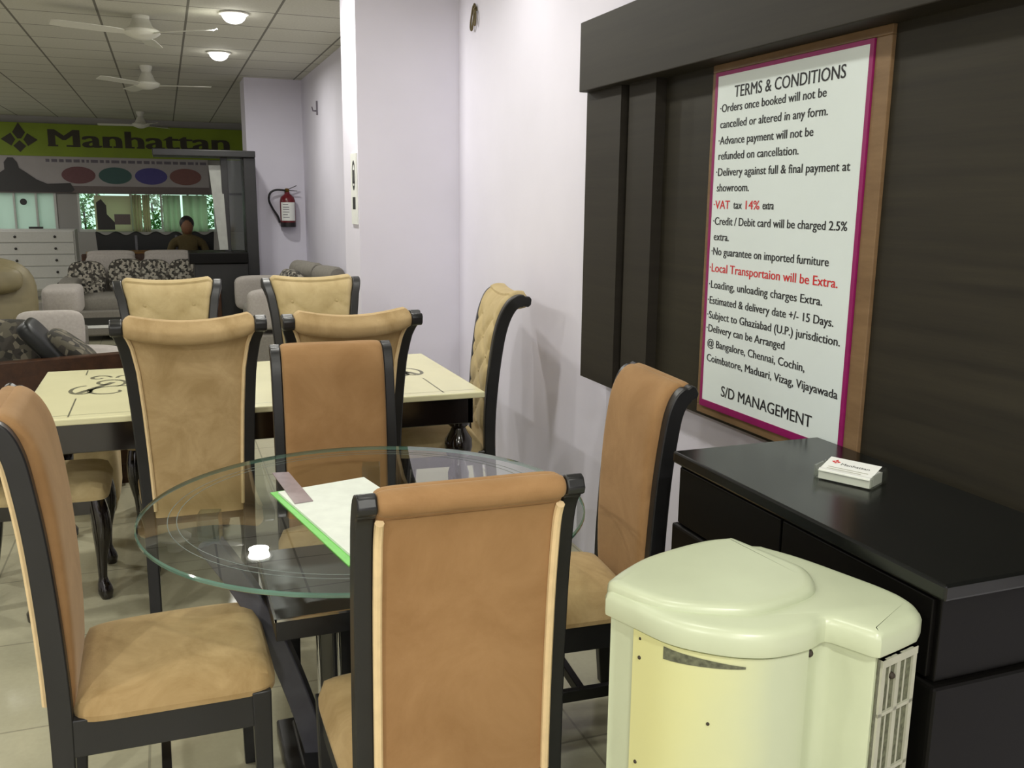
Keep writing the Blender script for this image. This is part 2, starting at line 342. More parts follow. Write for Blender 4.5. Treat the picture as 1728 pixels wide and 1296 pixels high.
# storefront windows in the back wall
w1 = struct('window_1', MB().box(-2.75, -1.75, 18.04, 18.08, 0.95, 1.61), M['frost'], smooth=False)
fr = MB()
for a, b in ((-2.75, -2.70), (-2.42, -2.39), (-2.08, -2.05), (-1.79, -1.75)): fr.box(a, b, 17.98, 18.1, 0.95, 1.61)
fr.box(-2.75, -1.75, 17.98, 18.1, 0.95, 0.98)
obj('window_frame', fr, M['whitewood'], w1, smooth=False)
w2 = struct('window_2', MB().box(-1.42, 0.9, 18.05, 18.06, 0.95, 1.61), M['pane'], smooth=False)
fr = MB()
for a in (-1.42, -1.12, -0.57, -0.06, 0.40, 0.86): fr.box(a, a + 0.035, 18.0, 18.1, 0.95, 1.61)
fr.box(-1.42, 0.9, 17.98, 18.1, 0.95, 0.99)
obj('window_frame', fr, M['whitewood'], w2, smooth=False)

# ------------------------------------------------------------------ dark wall panelling, beam and poster frame on the right wall
pn = thing('wall_panelling', 'dark walnut wall panelling with fluted end strips behind the black desk', 'panelling', (1.63, 1.9, 0.86))
def pl(o): o.location = (-1.63, -1.9, -0.86); return o
pl(obj('panel', MB().box(1.62, XW, -1.2, 2.845, 0.867, 2.19), M['panel'], pn, smooth=False))
for x_, ya_, yb_ in ((1.564, 3.07, 3.358), (1.58, 2.845, 3.038), (1.62, 3.038, 3.07)):
    pl(obj('fluted_strip', MB().box(x_, XW, ya_, yb_, 0.851, 2.06), M['strip'], pn, smooth=False))
pl(obj('pelmet_beam', MB().box(1.525, XW, -1.2, 3.35, 1.965, 2.218), M['strip'], pn, smooth=False, bevel=0.003))
obs = MB(); Y0, Y1 = 2.54, 1.787
obs.box(1.608, 1.621, Y1, Y0, 0.8785, 0.906); obs.box(1.608, 1.621, Y1, Y0, 1.941, 1.965); obs.box(1.608, 1.621, 2.516, Y0, 0.906, 1.941); obs.box(1.608, 1.621, Y1, 1.839, 0.906, 1.941)
pl(obj('poster_frame', obs, M['bronze'], pn, smooth=False, bevel=0.002))

po = thing('terms_poster', 'white terms and conditions poster with magenta border on the dark panelling', 'poster', (1.61, 2.177, 0.906))
def pp(o): o.location = (-1.61, -2.177, -0.906); return o
sheet_ = pp(obj('sheet', MB().box(1.6037, 1.6085, 1.850, 2.503, 0.9275, 1.928), M['paper'], po, smooth=False))
bd = MB(); bd.box(1.6025, 1.609, 1.839, 2.516, 0.906, 0.9275); bd.box(1.6025, 1.609, 1.839, 2.516, 1.928, 1.9395); bd.box(1.6025, 1.609, 2.503, 2.516, 0.9275, 1.928); bd.box(1.6025, 1.609, 1.839, 1.8526, 0.9275, 1.928)
pp(obj('border', bd, M['magenta'], po, smooth=False))
LINES = [('TERMS & CONDITIONS', 2.4127, 1.9315, 1.8771, 0.0348, 0),
    ('·Orders once booked will not be', 2.4838, 1.9987, 1.8336, 0.0245, 0),
    ('cancelled or altered in any form.', 2.479, 1.9884, 1.787, 0.0245, 0),
    ('·Advance payment will not be', 2.4838, 2.0398, 1.7388, 0.0245, 0),
    ('refunded on cancellation.', 2.4798, 2.0951, 1.6938, 0.0245, 0),
    ('·Delivery against full & final payment at', 2.4877, 1.8889, 1.6456, 0.0245, 0),
    ('showroom.', 2.4798, 2.3123, 1.599, 0.0245, 0),
    ('·VAT', 2.4917, 2.4055, 1.5476, 0.0261, 1),
    ('tax', 2.3858, 2.3424, 1.5476, 0.0245, 0),
    ('14%', 2.3226, 2.2555, 1.5476, 0.0261, 1),
    ('extra', 2.2397, 2.1883, 1.5476, 0.0245, 0),
    ('·Credit / Debit card will be charged 2.5%', 2.4901, 1.8826, 1.4979, 0.0245, 0),
    ('extra.', 2.4822, 2.4008, 1.4505, 0.0245, 0),
    ('·No guarantee on imported furniture', 2.4909, 1.941, 1.4054, 0.0245, 0),
    ('·Local Transportaion will be Extra.', 2.4964, 1.9007, 1.3541, 0.0269, 1),
    ('·Loading, unloading charges Extra.', 2.4948, 1.9545, 1.3019, 0.0245, 0),
    ('·Estimated & delivery date +/- 15 Days.', 2.4972, 1.9047, 1.2522, 0.0245, 0),
    ('·Subject to Ghaziabad (U.P.) jurisdiction.', 2.4956, 1.8747, 1.2056, 0.0245, 0),
    ('·Delivery can be Arranged', 2.4956, 2.0982, 1.1629, 0.0245, 0),
    ('@ Bangalore, Chennai, Cochin,', 2.4869, 2.0058, 1.1163, 0.0245, 0),
    ('Coimbatore, Maduari, Vizag, Vijayawada', 2.4861, 1.8676, 1.0681, 0.0245, 0),
    ('S/D MANAGEMENT', 2.3953, 1.9608, 0.9749, 0.0348, 0)]
for body, ya, yb, z, h, c in LINES:
    vs, fs = text_mesh(body, ya - yb, h)
    ln_ = MB()
    for k in (-1, 0, 1): ln_.add([(1.6030 + .0001 * k, ya - x + k * .0009, z - h * 0.5 + y) for x, y in vs], fs)
    o = obj('text_line', ln_, M['redink' if c else 'ink'], sheet_, smooth=False)
    if c: o['label'] = 'red printed line'

# ------------------------------------------------------------------ chairs
def path_frames(P):
    fr = []
    for i, p in enumerate(P):
        a, b = P[max(i - 1, 0)], P[min(i + 1, len(P) - 1)]
        t = Vector((b[0] - a[0], b[1] - a[1])).normalized(); fr.append((p, t, Vector((t.y, -t.x))))
    return fr
def chair_post(P, wtab, hw, thk, side, nseg=34):
    C = catmull(P, nseg); rings = []
    F = path_frames(C)
    for i, (p, t, n) in enumerate(F):
        w = lerp(wtab, p[1]) / 2; x0 = hw(p[1]) * side; x1 = (hw(p[1]) + thk) * side
        if i > nseg - 2: w *= 0.8
        rings.append([(x0, p[0] + n.x * w, p[1] + n.y * w), (x1, p[0] + n.x * w, p[1] + n.y * w), (x1, p[0] - n.x * w, p[1] - n.y * w), (x0, p[0] - n.x * w, p[1] - n.y * w)])
    p, t, n = F[-1]; w = lerp(wtab, p[1]) / 2
    for a in (0.5, 0.9):
        d = t * (w * a); q = w * math.sqrt(1 - a * a)
        rings.append([(x, p[0] + d.x + n.x * q * s, p[1] + d.y + n.y * q * s) for x, s in ((x0, 1), (x1, 1), (x1, -1), (x0, -1))])
    return MB().loft(rings)
def back_pad(P, zlo, hw, front, rear, sag=0.0, tuft=None, nseg=44, nx=26):
    C = [p for p in catmull(P, 90) if p[1] >= zlo or p[0] < -0.275]
    k = [C[round(i * (len(C) - 1) / nseg)] for i in range(nseg + 1)]
    F = path_frames(k); rings = []
    us = [-1, -0.985, -0.95] + [-0.9 + 1.8 * i / nx for i in range(nx + 1)] + [0.95, 0.985, 1]
    for u in us:
        e = (1 - abs(u) ** 14) if abs(u) < 1 else 0.0
        e = 0.62 + 0.38 * e ** 0.5
        loop = []
        for side in (1, -1):
            for i in (range(nseg + 1) if side == 1 else range(nseg, -1, -1)):
                p, t, n = F[i]; x = hw(p[1]) * u
                off = (front(i / nseg) if side == 1 else rear(i / nseg)) * e
                if side == 1 and tuft: off += tuft(x, p[1]) * min(1, (1 - abs(u)) * 12) * min(1, i / 3)
                q = n * (off * side)
                dz = -sag * (1 - u * u) * max(0, min(1, (p[1] - zlo - 0.3) / 0.35))
                loop.append((x, p[0] + q.x, p[1] + q.y + dz))
            if side == 1:
                p, t, n = F[-1]; x = hw(p[1]) * u; fo = front(1) * e; ro = rear(1) * e
                for a in (30, 60, 90, 120, 150):
                    r = fo + (ro - fo) * a / 180; q = n * (math.cos(R(a)) * r) + t * (math.sin(R(a)) * r)
                    loop.append((x, p[0] + q.x, p[1] + q.y - sag * (1 - u * u)))
        rings.append(loop)
    return MB().loft(rings)
def seat_pad(wf, wr, yf, yr, z0, z1, dome, n=20):
    def edge(u, v):
        y = yr + (yf - yr) * (v * 0.5 + 0.5); hwid = (wr + (wf - wr) * (v * 0.5 + 0.5)) / 2
        c = max(0.0, abs(u) ** 8 + abs(v) ** 8); k = 1 if c <= 1 else c ** (-1 / 8)
        y = (yf + yr) / 2 + (y - (yf + yr) / 2) * k
        return hwid * u * k, y
    mb = MB()
    def top(a, b):
        u, v = a * 2 - 1, b * 2 - 1; x, y = edge(u, v)
        h = ((1 - abs(u) ** 7) * (1 - abs(v) ** 7)); h = max(h, 0) ** 0.45
        return (x, y, z0 + (z1 - z0) * h + dome * (1 - u * u) * (1 - v * v) * h)
    mb.grid(n, n, top)
    mb.grid(n, n, lambda a, b: (*edge(1 - a * 2, b * 2 - 1), z0 - 0.012))
    ring = [(-1 + 2 * i / n, -1) for i in range(n)] + [(1, -1 + 2 * i / n) for i in range(n)] + [(1 - 2 * i / n, 1) for i in range(n)] + [(-1, 1 - 2 * i / n) for i in range(n)]
    ring.append(ring[0]); m = len(ring) - 1
    mb.add([(*edge(u, v), z0 - 0.012) for u, v in ring] + [(*edge(u, v), z0) for u, v in ring], [(i, i + 1, m + 2 + i, m + 1 + i) for i in range(m)])
    return mb

def low_chair(label, loc, rz, group):
    """square-legged chair of the round table, back rolled over at the top"""
    t = thing('dining_chair', label, 'chair', loc, rz, group)
    P = [(-.240, 0), (-.228, .2), (-.222, .42), (-.226, .6), (-.238, .8), (-.254, .935), (-.266, .995), (-.284, 1.032), (-.306, 1.046)]
    wt = [(0, .036), (.2, .043), (.45, .048), (.9, .043), (1.0, .043), (1.06, .045)]
    hw = lambda z: 0.172
    for s in (1, -1): obj('back_post', chair_post(P, wt, hw, .034, s), M['ebony'], t, bevel=.005)
    pad = back_pad(P, .40, lambda z: .171, lambda s: .025 + .021 * math.sin(PI * min(1, s * 1.04)) ** .6, lambda s: .028 if s < .9 else .024)
    b = obj('backrest', pad, M['velvetback'], t)
    cord = catmull(P, 60)
    F = [(p, tt, n) for p, tt, n in path_frames(cord) if p[1] > .44 and p[0] > -.285]
    for s in (1, -1):
        obj('piping', MB().tube([(s * .166, p[0] - n.x * .030, p[1] - n.y * .030) for p, tt, n in F], .0085, 8), M['piping'], b)
    obj('seat', seat_pad(.45, .425, .235, -.205, .425, .470, .022), M['velvet'], t)
    fr = MB(); fr.box(-.205, .205, .185, .212, .335, .42); fr.box(-.18, .18, -.222, -.195, .335, .42)
    for s in (1, -1):
        fr.loft([[(s * a, y, z) for a, z in ((w, .335), (w + .026, .335), (w + .026, .42), (w, .42))] for y, w in ((-.215, .178), (.2, .189))])
    obj('seat_frame', fr, M['ebony'], t, smooth=False, bevel=.003)
    for s in (1, -1):
        obj('leg', MB().loft([[(s * .202 + a * w, .196 + b * w, z) for a, b in ((-1, -1), (1, -1), (1, 1), (-1, 1))] for z, w in ((0, .016), (.42, .0215))]), M['ebony'], t, bevel=.003)
        obj('stretcher', MB().loft([[(s * x + a * .010, y, z + b * .017) for a, b in ((-1, -1), (1, -1), (1, 1), (-1, 1))] for x, y, z in ((.187, -.232, .2), (.202, .196, .2))]), M['ebony'], t, bevel=.002)
    obj('stretcher', MB().box(-.19, .19, -.03, -.008, .185, .215), M['ebony'], t, bevel=.002)
    return t
G1 = 'chairs around the round glass table'
chair_front = low_chair('tan velvet chair with cream piping, its back to the viewer, before the round glass table', (.482, 1.76, 0), R(-1.0), G1)
dup(chair_front, (.500, 2.83, 0), PI + R(-2), 'tan velvet chair on the far side of the round glass table, backrest facing the viewer', G1)
side_ = dup(chair_front, (-.055, 2.215, 0), -PI / 2 + R(1), 'side-on tan velvet chair to the left of the round glass table', G1); side_.scale = (1, 1, 1.045)
dup(chair_front, (1.015, 2.315, 0), PI / 2 + R(-5), 'tan velvet chair between the round glass table and the black desk', G1)

def tall_chair(label, loc, rz, group, padmat, sag=.030):
    """flared high-back dining chair, front tufted, rolled dipping top"""
    t = thing('dining_chair', label, 'chair', loc, rz, group)
    P = [(-.275, 0), (-.245, .2), (-.225, .42), (-.225, .6), (-.240, .8), (-.266, .98), (-.300, 1.078), (-.335, 1.114), (-.372, 1.114)]
    wt = [(0, .035), (.2, .045), (.5, .052), (1.0, .054), (1.08, .054), (1.13, .056)]
    tab = [(.35, .155), (.6, .163), (.8, .172), (.95, .182), (1.05, .197), (1.10, .212), (1.13, .219)]
    hw = lambda z: lerp(tab, z)
    for s in (1, -1): obj('back_post', chair_post(P, wt, hw, .042, s), M['ebony'], t, bevel=.005)
    def tuft(x, z):
        zz = 1.03 - z
        if zz < -.09 or z < .5: return 0.0
        a = abs(math.sin(PI * (x / .23 + zz / .18 + .5))); b = abs(math.sin(PI * (x / .23 - zz / .18 + .5)))
        if zz < 0: q = min(1, -zz / .035); a = a + (1 - a) * q; b = b + (1 - b) * q
        return .011 * min(1, 2.6 * min(a, b)) ** .7 + .006 * a * b
    pad = back_pad(P, .38, hw, lambda s: .030 if s > .8 else .022, lambda s: .027 if s < .82 else .034, sag, tuft, 64, 30)
    b = obj('backrest', pad, padmat, t)
    F = [(p, tt, n) for p, tt, n in path_frames(catmull(P, 60)) if p[1] > .40 and p[0] > -.335]
    for s in (1, -1):
        obj('piping', MB().tube([(s * (hw(p[1]) - .003), p[0] - n.x * .028, p[1] - n.y * .028) for p, tt, n in F], .007, 6), M['piping'], b)
    k = [p for p in catmull(P, 90)]; FK = path_frames(k)
    for r, z in enumerate((1.03, .94, .85, .76, .67, .58)):
        for x in ((-.115, .115) if r % 2 == 0 else (0.0,)):
            p, tt, n = min(FK, key=lambda q: abs(q[0][1] - z) + (9 if q[0][0] < -.34 else 0))
            sagz = -sag * (1 - (x / hw(z)) ** 2) * max(0, min(1, (z - .68) / .35))
            obj('button', MB().ball((x, p[0] + n.x * .026, p[1] + n.y * .026 + sagz), (.009, .006, .009), 8, 6), padmat, b)
    obj('seat', seat_pad(.46, .40, .215, -.205, .425, .475, .02), padmat, t)
    fr = MB(); fr.box(-.2, .2, .165, .19, .355, .42); fr.box(-.18, .18, -.222, -.195, .355, .42)
    for s in (1, -1): fr.loft([[(s * a, y, z) for a, z in ((w, .355), (w + .026, .355), (w + .026, .42), (w, .42))] for y, w in ((-.215, .168), (.18, .185))])
    obj('seat_frame', fr, M['ebonygloss'], t, smooth=False, bevel=.003)
    for s in (1, -1):
        C = catmull([(s * .185, .165, .42), (s * .192, .178, .34), (s * .192, .180, .27), (s * .186, .172, .17), (s * .184, .170, .08), (s * .187, .174, .045), (s * .19, .18, .0)], 20)
        rr = [lerp([(0, .020), (.03, .030), (.055, .024), (.085, .016), (.17, .020), (.28, .036), (.36, .036), (.42, .030)], c[2]) for c in C]
        obj('leg', MB().tube(C, rr, 12), M['ebonygloss'], t)
    return t
G2 = 'tall tufted chairs around the cream-topped dining table'
tall_a = tall_chair('tall chair, plain back to the viewer, before the left half of the cream table', (.060, 3.70, 0), 0, G2, M['velvetolive'])
dup(tall_a, (.622, 3.70, 0), R(1), 'tall chair, plain back to the viewer, before the right half of the cream table', G2)
tall_b = tall_chair('left of the two buttoned chairs facing the viewer behind the cream dining table', (-.004, 4.60, 0), PI, G2, M['velvetpale'], .020)
dup(tall_b, (.712, 4.60, 0), PI, 'right of the two buttoned chairs facing the viewer, below the grey bolster cushions', G2)
dup(tall_b, (1.145, 4.07, 0), PI / 2 - R(7), 'buttoned chair side-on against the lilac wall, right of the cream dining table', G2)
dup(tall_b, (-.480, 3.90, 0), -PI / 2, 'chair at the left end of the cream table, mostly hidden behind the side-on chair', G2)

# ------------------------------------------------------------------ round glass table
TX, TY, TR = .462, 2.307, .577
gt = thing('round_dining_table', 'round glass-topped table with curved black wooden base', 'table', (TX, TY, 0))
g = MB()
n = 96; circ = [(math.cos(2 * PI * i / n), math.sin(2 * PI * i / n)) for i in range(n)]
for z, s in ((.760, 1), (.748, -1)):
    g.mat = 0 if s == 1 else 2
    g.add([((TR - .004) * c, (TR - .004) * d, z) for c, d in circ], [tuple(range(n)) if s == 1 else tuple(range(n - 1, -1, -1))])
g.mat = 1
g.loft([[(r * c, r * d, z) for c, d in circ] for r, z in ((TR - .004, .748), (TR, .751), (TR, .757), (TR - .004, .760))], cap=False)
top = obj('glass_top', g, [M['glass'], M['glassrim'], M['glassunder']], gt)
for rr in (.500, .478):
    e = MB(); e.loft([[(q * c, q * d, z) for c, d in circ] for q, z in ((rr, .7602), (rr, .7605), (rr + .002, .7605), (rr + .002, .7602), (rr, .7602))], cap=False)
    obj('etched_ring', e, M['etch'], top)  # reflection lines of the glass edge drawn as thin painted rings
for k in range(4):
    a = PI / 2 * k - R(13); C = catmull([(.150, .02), (.188, .18), (.255, .38), (.333, .54), (.418, .672)], 22); rings = []
    for i, (r, z) in enumerate(C):
        q = C[min(i + 1, 22)]; o_ = C[max(i - 1, 0)]; tt = Vector((q[0] - o_[0], q[1] - o_[1])).normalized(); nn = Vector((tt.y, -tt.x))
        ring = []
        for sgn, w in ((1, -.024), (1, .024), (-1, .024), (-1, -.024)):
            rr = r + nn.x * .030 * sgn; zz = min(max(z + nn.y * .030 * sgn, .02), .676)
            ring.append((rr * math.cos(a) - w * math.sin(a), rr * math.sin(a) + w * math.cos(a), zz))
        rings.append(ring)
    leg = obj('leg', MB().loft(rings), M['ebonygrey'], gt, bevel=.004)
    obj('glass_support', MB().cbox((.41 * math.cos(a), .41 * math.sin(a), .712), (.055, .055, .072), a), M['tumbler'], leg, smooth=False, bevel=.003)
pl_ = MB(); pl_.box(-.24, .24, -.24, .24, 0, .035); pl_.box(-.2, .2, -.2, .2, .035, .05)
obj('plinth', pl_, M['ebony'], gt, smooth=False, bevel=.006)
sh = MB(); sh.box(-.27, .27, -.20, .27, .50, .555)
shelf = obj('shelf', sh, M['ebony'], gt, smooth=False, bevel=.003)
tr = MB(); tr.box(-.272, .272, -.203, -.197, .552, .558); tr.box(-.273, -.267, -.203, .27, .552, .558)
obj('shelf_trim', tr, M['chrome'], shelf, smooth=False)
obj('pedestal', MB().box(-.12, .16, -.10, .16, .05, .50), M['ebony'], gt, smooth=False, bevel=.004)
obj('rod', MB().tube([(-.16, -.13, .05), (-.16, -.13, .5)], .006, 10), M['chrome'], gt)  # thin chrome lines added for the bright highlights on the leg edges
obj('rod', MB().tube([(-.11, -.14, .05), (-.11, -.14, .5)], .006, 10), M['chrome'], gt)

rg = thing('paper_register', 'long open register of white sheets in a green cover on the glass table', 'register', (.33, 2.25, .7606))
def pf(pts, z0, z1): return MB().prism(pts, lambda p, t: (p[0] - .33, p[1] - 2.25, t - .7606), z0, z1)
obj('cover', pf([(.226, 2.468), (.487, 2.515), (.60, 1.94), (.333, 1.89)], .7606, .7632), M['green'], rg, smooth=False)
obj('sheets', pf([(.245, 2.448), (.492, 2.508), (.604, 1.95), (.352, 1.905)], .7632, .7695), M['page'], rg, smooth=False)
tag(obj('ruler', MB().prism([(.248, 2.625), (.294, 2.618), (.322, 2.335), (.274, 2.328)], lambda p, t: (p[0], p[1], t), .7698, .7722), M['mauve'], smooth=False), 'short flat mauve-grey ruler lying across the corner of the white register', 'ruler')

# ------------------------------------------------------------------ cream-topped dining table
dt = thing('dining_table', 'rectangular dining table with cream marble top and dark turned legs', 'table', (.378, 4.05, 0))
X0, X1, Y0, Y1 = -.54, 1.212, 3.535, 4.56
def L(o): o.location = (-.378, -4.05, 0); return o
tp = L(obj('tabletop', MB().box(X0, X1, Y0, Y1, .745, .77), M['cream'], dt, smooth=False, bevel=.005))
il = MB(); zi = .7702
def seg(a, b, w, z=zi):
    d = Vector((b[0] - a[0], b[1] - a[1])); 
    if d.length < 1e-6: return
    d.normalize(); q = Vector((-d.y, d.x)) * w
    il.add([(a[0] + q.x, a[1] + q.y, z), (b[0] + q.x, b[1] + q.y, z), (b[0] - q.x, b[1] - q.y, z), (a[0] - q.x, a[1] - q.y, z)], [(0, 1, 2, 3)])
def curl(cx, cy, r, a0, a1, w, k=1.0, ex=1.0):
    pts = []
    for i in range(25):
        u = i / 24; a = R(a0 + (a1 - a0) * u); rr = r * (1 - k * u * .75); pts.append((cx + rr * ex * math.cos(a), cy + rr * math.sin(a)))
    for i in range(24): seg(pts[i], pts[i + 1], w * (1 - .6 * abs(i / 24 - .4)))
for s, mx in ((1, X0), (-1, X1)):
    bx = mx + s * .17
    seg((bx, Y0 + .03), (bx, 3.90), .003); seg((bx, 4.42), (bx, Y1 - .02), .003)
    for dx, cy, r, a0, a1, ex in ((.02, 4.05, .11, 90, 420, .6), (.10, 4.20, .10, -60, 280, .8), (.12, 4.02, .12, 20, 380, 1.0), (.24, 4.24, .07, 180, -160, .9), (.27, 4.08, .06, 0, 330, 1.0), (.06, 4.33, .06, 0, 340, .8), (.18, 4.33, .05, 200, -120, 1.0)):
        curl(bx + s * dx, cy, r, a0, a1, .009, 1.0, ex * s)
    for q in range(4): seg((bx + s * (.0 + .03 * q), 4.00 + .05 * q), (bx + s * (.03 + .03 * q), 4.06 + .05 * q), .014)
seg((X0 + .02, Y0 + .06), (X1 - .02, Y0 + .06), .0018)
L_in = obj('floral_inlay', il, M['inlay'], tp, smooth=False)
ap = MB(); ap.box(X0 + .02, X1 - .04, Y0 + .04, Y0 + .065, .63, .745); ap.box(X0 + .02, X1 - .04, Y1 - .065, Y1 - .04, .63, .745); ap.box(X0 + .02, X0 + .045, Y0 + .04, Y1 - .04, .63, .745); ap.box(X1 - .065, X1 - .04, Y0 + .04, Y1 - .04, .63, .745)
L(obj('apron', ap, M['ebonygloss'], dt, smooth=False, bevel=.003))
prof = [(.024, 0), (.038, .012), (.040, .04), (.024, .065), (.020, .10), (.030, .2), (.044, .34), (.046, .40), (.030, .45), (.024, .465), (.050, .48), (.060, .515), (.058, .55), (.036, .585), (.030, .60), (.045, .615), (.048, .70), (.048, .745)]
for x, y in ((1.125, 3.635), (1.125, 4.46), (-.525, 3.565), (-.50, 4.48)): L(obj('leg', MB().lathe(prof, (x, y, 0), 24), M['ebonygloss'], dt))

# ------------------------------------------------------------------ black reception desk
dk = thing('reception_desk', 'black reception desk with dark stone top below the poster', 'desk', (1.38, 1.493, 0))
def D(o): o.location = (-1.38, -1.493, 0); return o
D(obj('desk_top', MB().box(1.159, 1.600, 1.0586, 1.9276, .9117, .9417), M['desktop'], dk, smooth=False, bevel=.005))
D(obj('apron', MB().box(1.174, 1.600, 1.076, 1.912, .756, .9117), M['desk'], dk, smooth=False, bevel=.003))
D(obj('cabinet', MB().box(1.161, 1.600, 1.0626, 1.9237, .09, .756), M['desk'], dk, smooth=False, bevel=.007))
D(obj('kick_base', MB().box(1.19, 1.600, 1.09, 1.896, 0, .09), M['desk'], dk, smooth=False))
for i in range(2): D(obj('drawer', MB().box(1.1645, 1.1755, 1.086 + .411 * i, 1.489 + .411 * i, .764, .906), M['desk'], dk, smooth=False, bevel=.002))

ch = thing('card_holder', 'clear acrylic holder of white business cards on the desk', 'card holder', (1.405, 1.575, .9417), R(-64)); ch.scale = (1.3, 1.3, 1.1)
b_ = MB(); b_.box(-.05, .05, -.028, .028, 0, .003); b_.box(-.05, .05, -.030, -.027, 0, .022); b_.box(-.05, .05, .027, .030, 0, .034); b_.box(-.052, -.049, -.03, .03, 0, .030); b_.box(.049, .052, -.03, .03, 0, .030)
obj('tray', b_, M['acrylic'], ch, smooth=False)
obj('card_stack', MB().box(-.045, .045, -.026, .026, .003, .024), M['white'], ch, smooth=False)
CT = Matrix.Translation((0, -.004, .028)) @ Matrix.Rotation(R(18), 4, 'X')
cd = MB(); cd.add([CT @ Vector(p) for p in ((-.045, -.027, 0), (.045, -.027, 0), (.045, .027, 0), (-.045, .027, 0), (-.045, -.027, .0006), (.045, -.027, .0006), (.045, .027, .0006), (-.045, .027, .0006))], [(3, 2, 1, 0), (4, 5, 6, 7), (0, 1, 5, 4), (1, 2, 6, 5), (2, 3, 7, 6), (3, 0, 4, 7)])
cd = obj('top_card', cd, M['white'], ch, smooth=False)
vs, fs = text_mesh("Manhattan", .050, .0075)
obj('card_lettering', MB().add([CT @ Vector((x - .018, y + .004, .001)) for x, y in vs], fs), M['ink'], cd, smooth=False)
def petals(fn, s):
    m = MB()
    for a in ([(-1.0, 0), (-.45, .38), (-.22, 0), (-.45, -.38)], [(1.0, 0), (.45, .38), (.22, 0), (.45, -.38)], [(-.35, .42), (.0, 1.0), (.35, .42), (.1, .05), (-.1, .05)], [(-.35, -.38), (0, -.75), (.35, -.38), (.0, -.05)]):
        m.add([fn(p[0] * s, p[1] * s) for p in a], [tuple(range(len(a)))])
    return m
obj('card_emblem', petals(lambda x, y: CT @ Vector((x - .029, y + .012, .001)), .008), M['redink'], cd, smooth=False)
bx_ = MB()
for i, (w, yy) in enumerate(((.07, -.008), (.06, -.014), (.065, -.020))): bx_.add([CT @ Vector((x - .035, y, .001)) for x, y in ((0, yy), (w, yy), (w, yy + .0018), (0, yy + .0018))], [(0, 1, 2, 3)])
obj('small_print', bx_, M['grille'], cd, smooth=False)

# ------------------------------------------------------------------ cream air cooler
cxc, cyc = .903, 1.238
SEG = [[(1.0028, 1.4293), (0.9288, 1.431), (0.8075, 1.4001), (0.731, 1.3588), (0.6742, 1.3201)], [(0.6682, 1.3072), (0.688, 1.2513), (0.7181, 1.1739), (0.774, 1.1163), (0.8299, 1.087), (0.8772, 1.0819), (0.9202, 1.087), (0.946, 1.0974), (0.958, 1.0999)], [(0.9666, 1.0922), (0.995, 1.0337)], [(1.0045, 1.0268), (1.0535, 1.038), (1.1008, 1.0509)], [(1.1223, 1.0664), (1.1395, 1.1051), (1.1395, 1.1567), (1.118, 1.2384), (1.0879, 1.333), (1.0509, 1.4061)]]
CO = []
for q in SEG: CO += catmull(q, {2: 3, 3: 6, 5: 20, 6: 24, 9: 40}[len(q)])
NCO = len(CO)
def scaled(o, d):
    r = []
    for i, p in enumerate(o):
        a, b = o[i - 1], o[(i + 1) % len(o)]; t = Vector((b[0] - a[0], b[1] - a[1])).normalized(); nn = Vector((-t.y, t.x))
        if nn.dot(Vector((p[0] - cxc, p[1] - cyc))) < 0 and False: nn = -nn
        r.append((p[0] + nn.x * d, p[1] + nn.y * d))
    return r
ac = thing('air_cooler', 'cream-green plastic air cooler with yellowed front before the black desk', 'air cooler', (cxc, cyc, 0))
def A(o): o.location = (-cxc, -cyc, 0); return o
def ring(d, z): return [(p[0], p[1], z) for p in scaled(CO, d)]
A(obj('housing', MB().loft([ring(.010, .0), ring(.010, .10), ring(.010, .858)]), M['cooler'], ac, angle=50))
cap = MB().loft([ring(.005, .855), ring(.0, .857), ring(-.001, .861), ring(-.001, .885), ring(.003, .894), ring(.009, .898), ring(.018, .900)])
cap_o = A(obj('top_cap', cap, M['cooler'], ac, angle=35))
LSEG = [[(0.676, 1.3124), (0.7241, 1.2169), (0.8067, 1.1627), (0.8729, 1.1464), (0.9701, 1.167), (1.0131, 1.1971), (1.038, 1.2556), (1.0303, 1.3124), (1.0045, 1.4233)], [(0.9976, 1.431), (0.9288, 1.4336), (0.8067, 1.4027), (0.7293, 1.3614), (0.6794, 1.3244)]]
LC = catmull(LSEG[0], 60) + catmull(LSEG[1], 24)
obj('lid', MB().loft([[(p[0], p[1], z) for p in scaled(LC, d)] for d, z in ((-.001, .875), (-.001, .896), (0, .905), (.003, .910), (.009, .913), (.020, .914))]), M['cooler'], cap_o, angle=50)
# yellowed front panel follows the curved front between the left edge strip and the middle
i0, i1 = min(range(NCO), key=lambda i: (CO[i][0] - .688) ** 2 + (CO[i][1] - 1.2513) ** 2), min(range(NCO), key=lambda i: (CO[i][0] - .9245) ** 2 + (CO[i][1] - 1.0888) ** 2)
IN = scaled(CO, .006); IN2 = scaled(CO, .014)
fp = MB(); idx = list(range(min(i0, i1), max(i0, i1) + 1))
fp.loft([[(IN[i][0], IN[i][1], z) for z in (.12, .852)] + [(IN2[i][0], IN2[i][1], z) for z in (.852, .12)] for i in idx])
panel = A(obj('front_panel', fp, M['yellowed'], ac, angle=50)); panel['label'] = 'yellowed front panel'
sc = MB()
def onfront(i, z, r):
    p = IN[i]; sc.ball((p[0], p[1], z), r, 8, 6)
onfront(idx[1], .840, .0026); onfront(idx[1], .806, .0034); onfront(idx[9], .733, .003); onfront(idx[1], .613, .0034)
obj('screw', sc, M['hole'], panel)
sl = MB(); I3 = scaled(CO, .0050); ids = idx[4:14]
sl.loft([[(I3[i][0], I3[i][1], .847 - .008 * k / (len(ids) - 1)), (I3[i][0], I3[i][1], .825 + .010 * k / (len(ids) - 1))] for k, i in enumerate(ids)], cap=False, closed=False)
obj('air_slot', sl, M['pad'], panel)
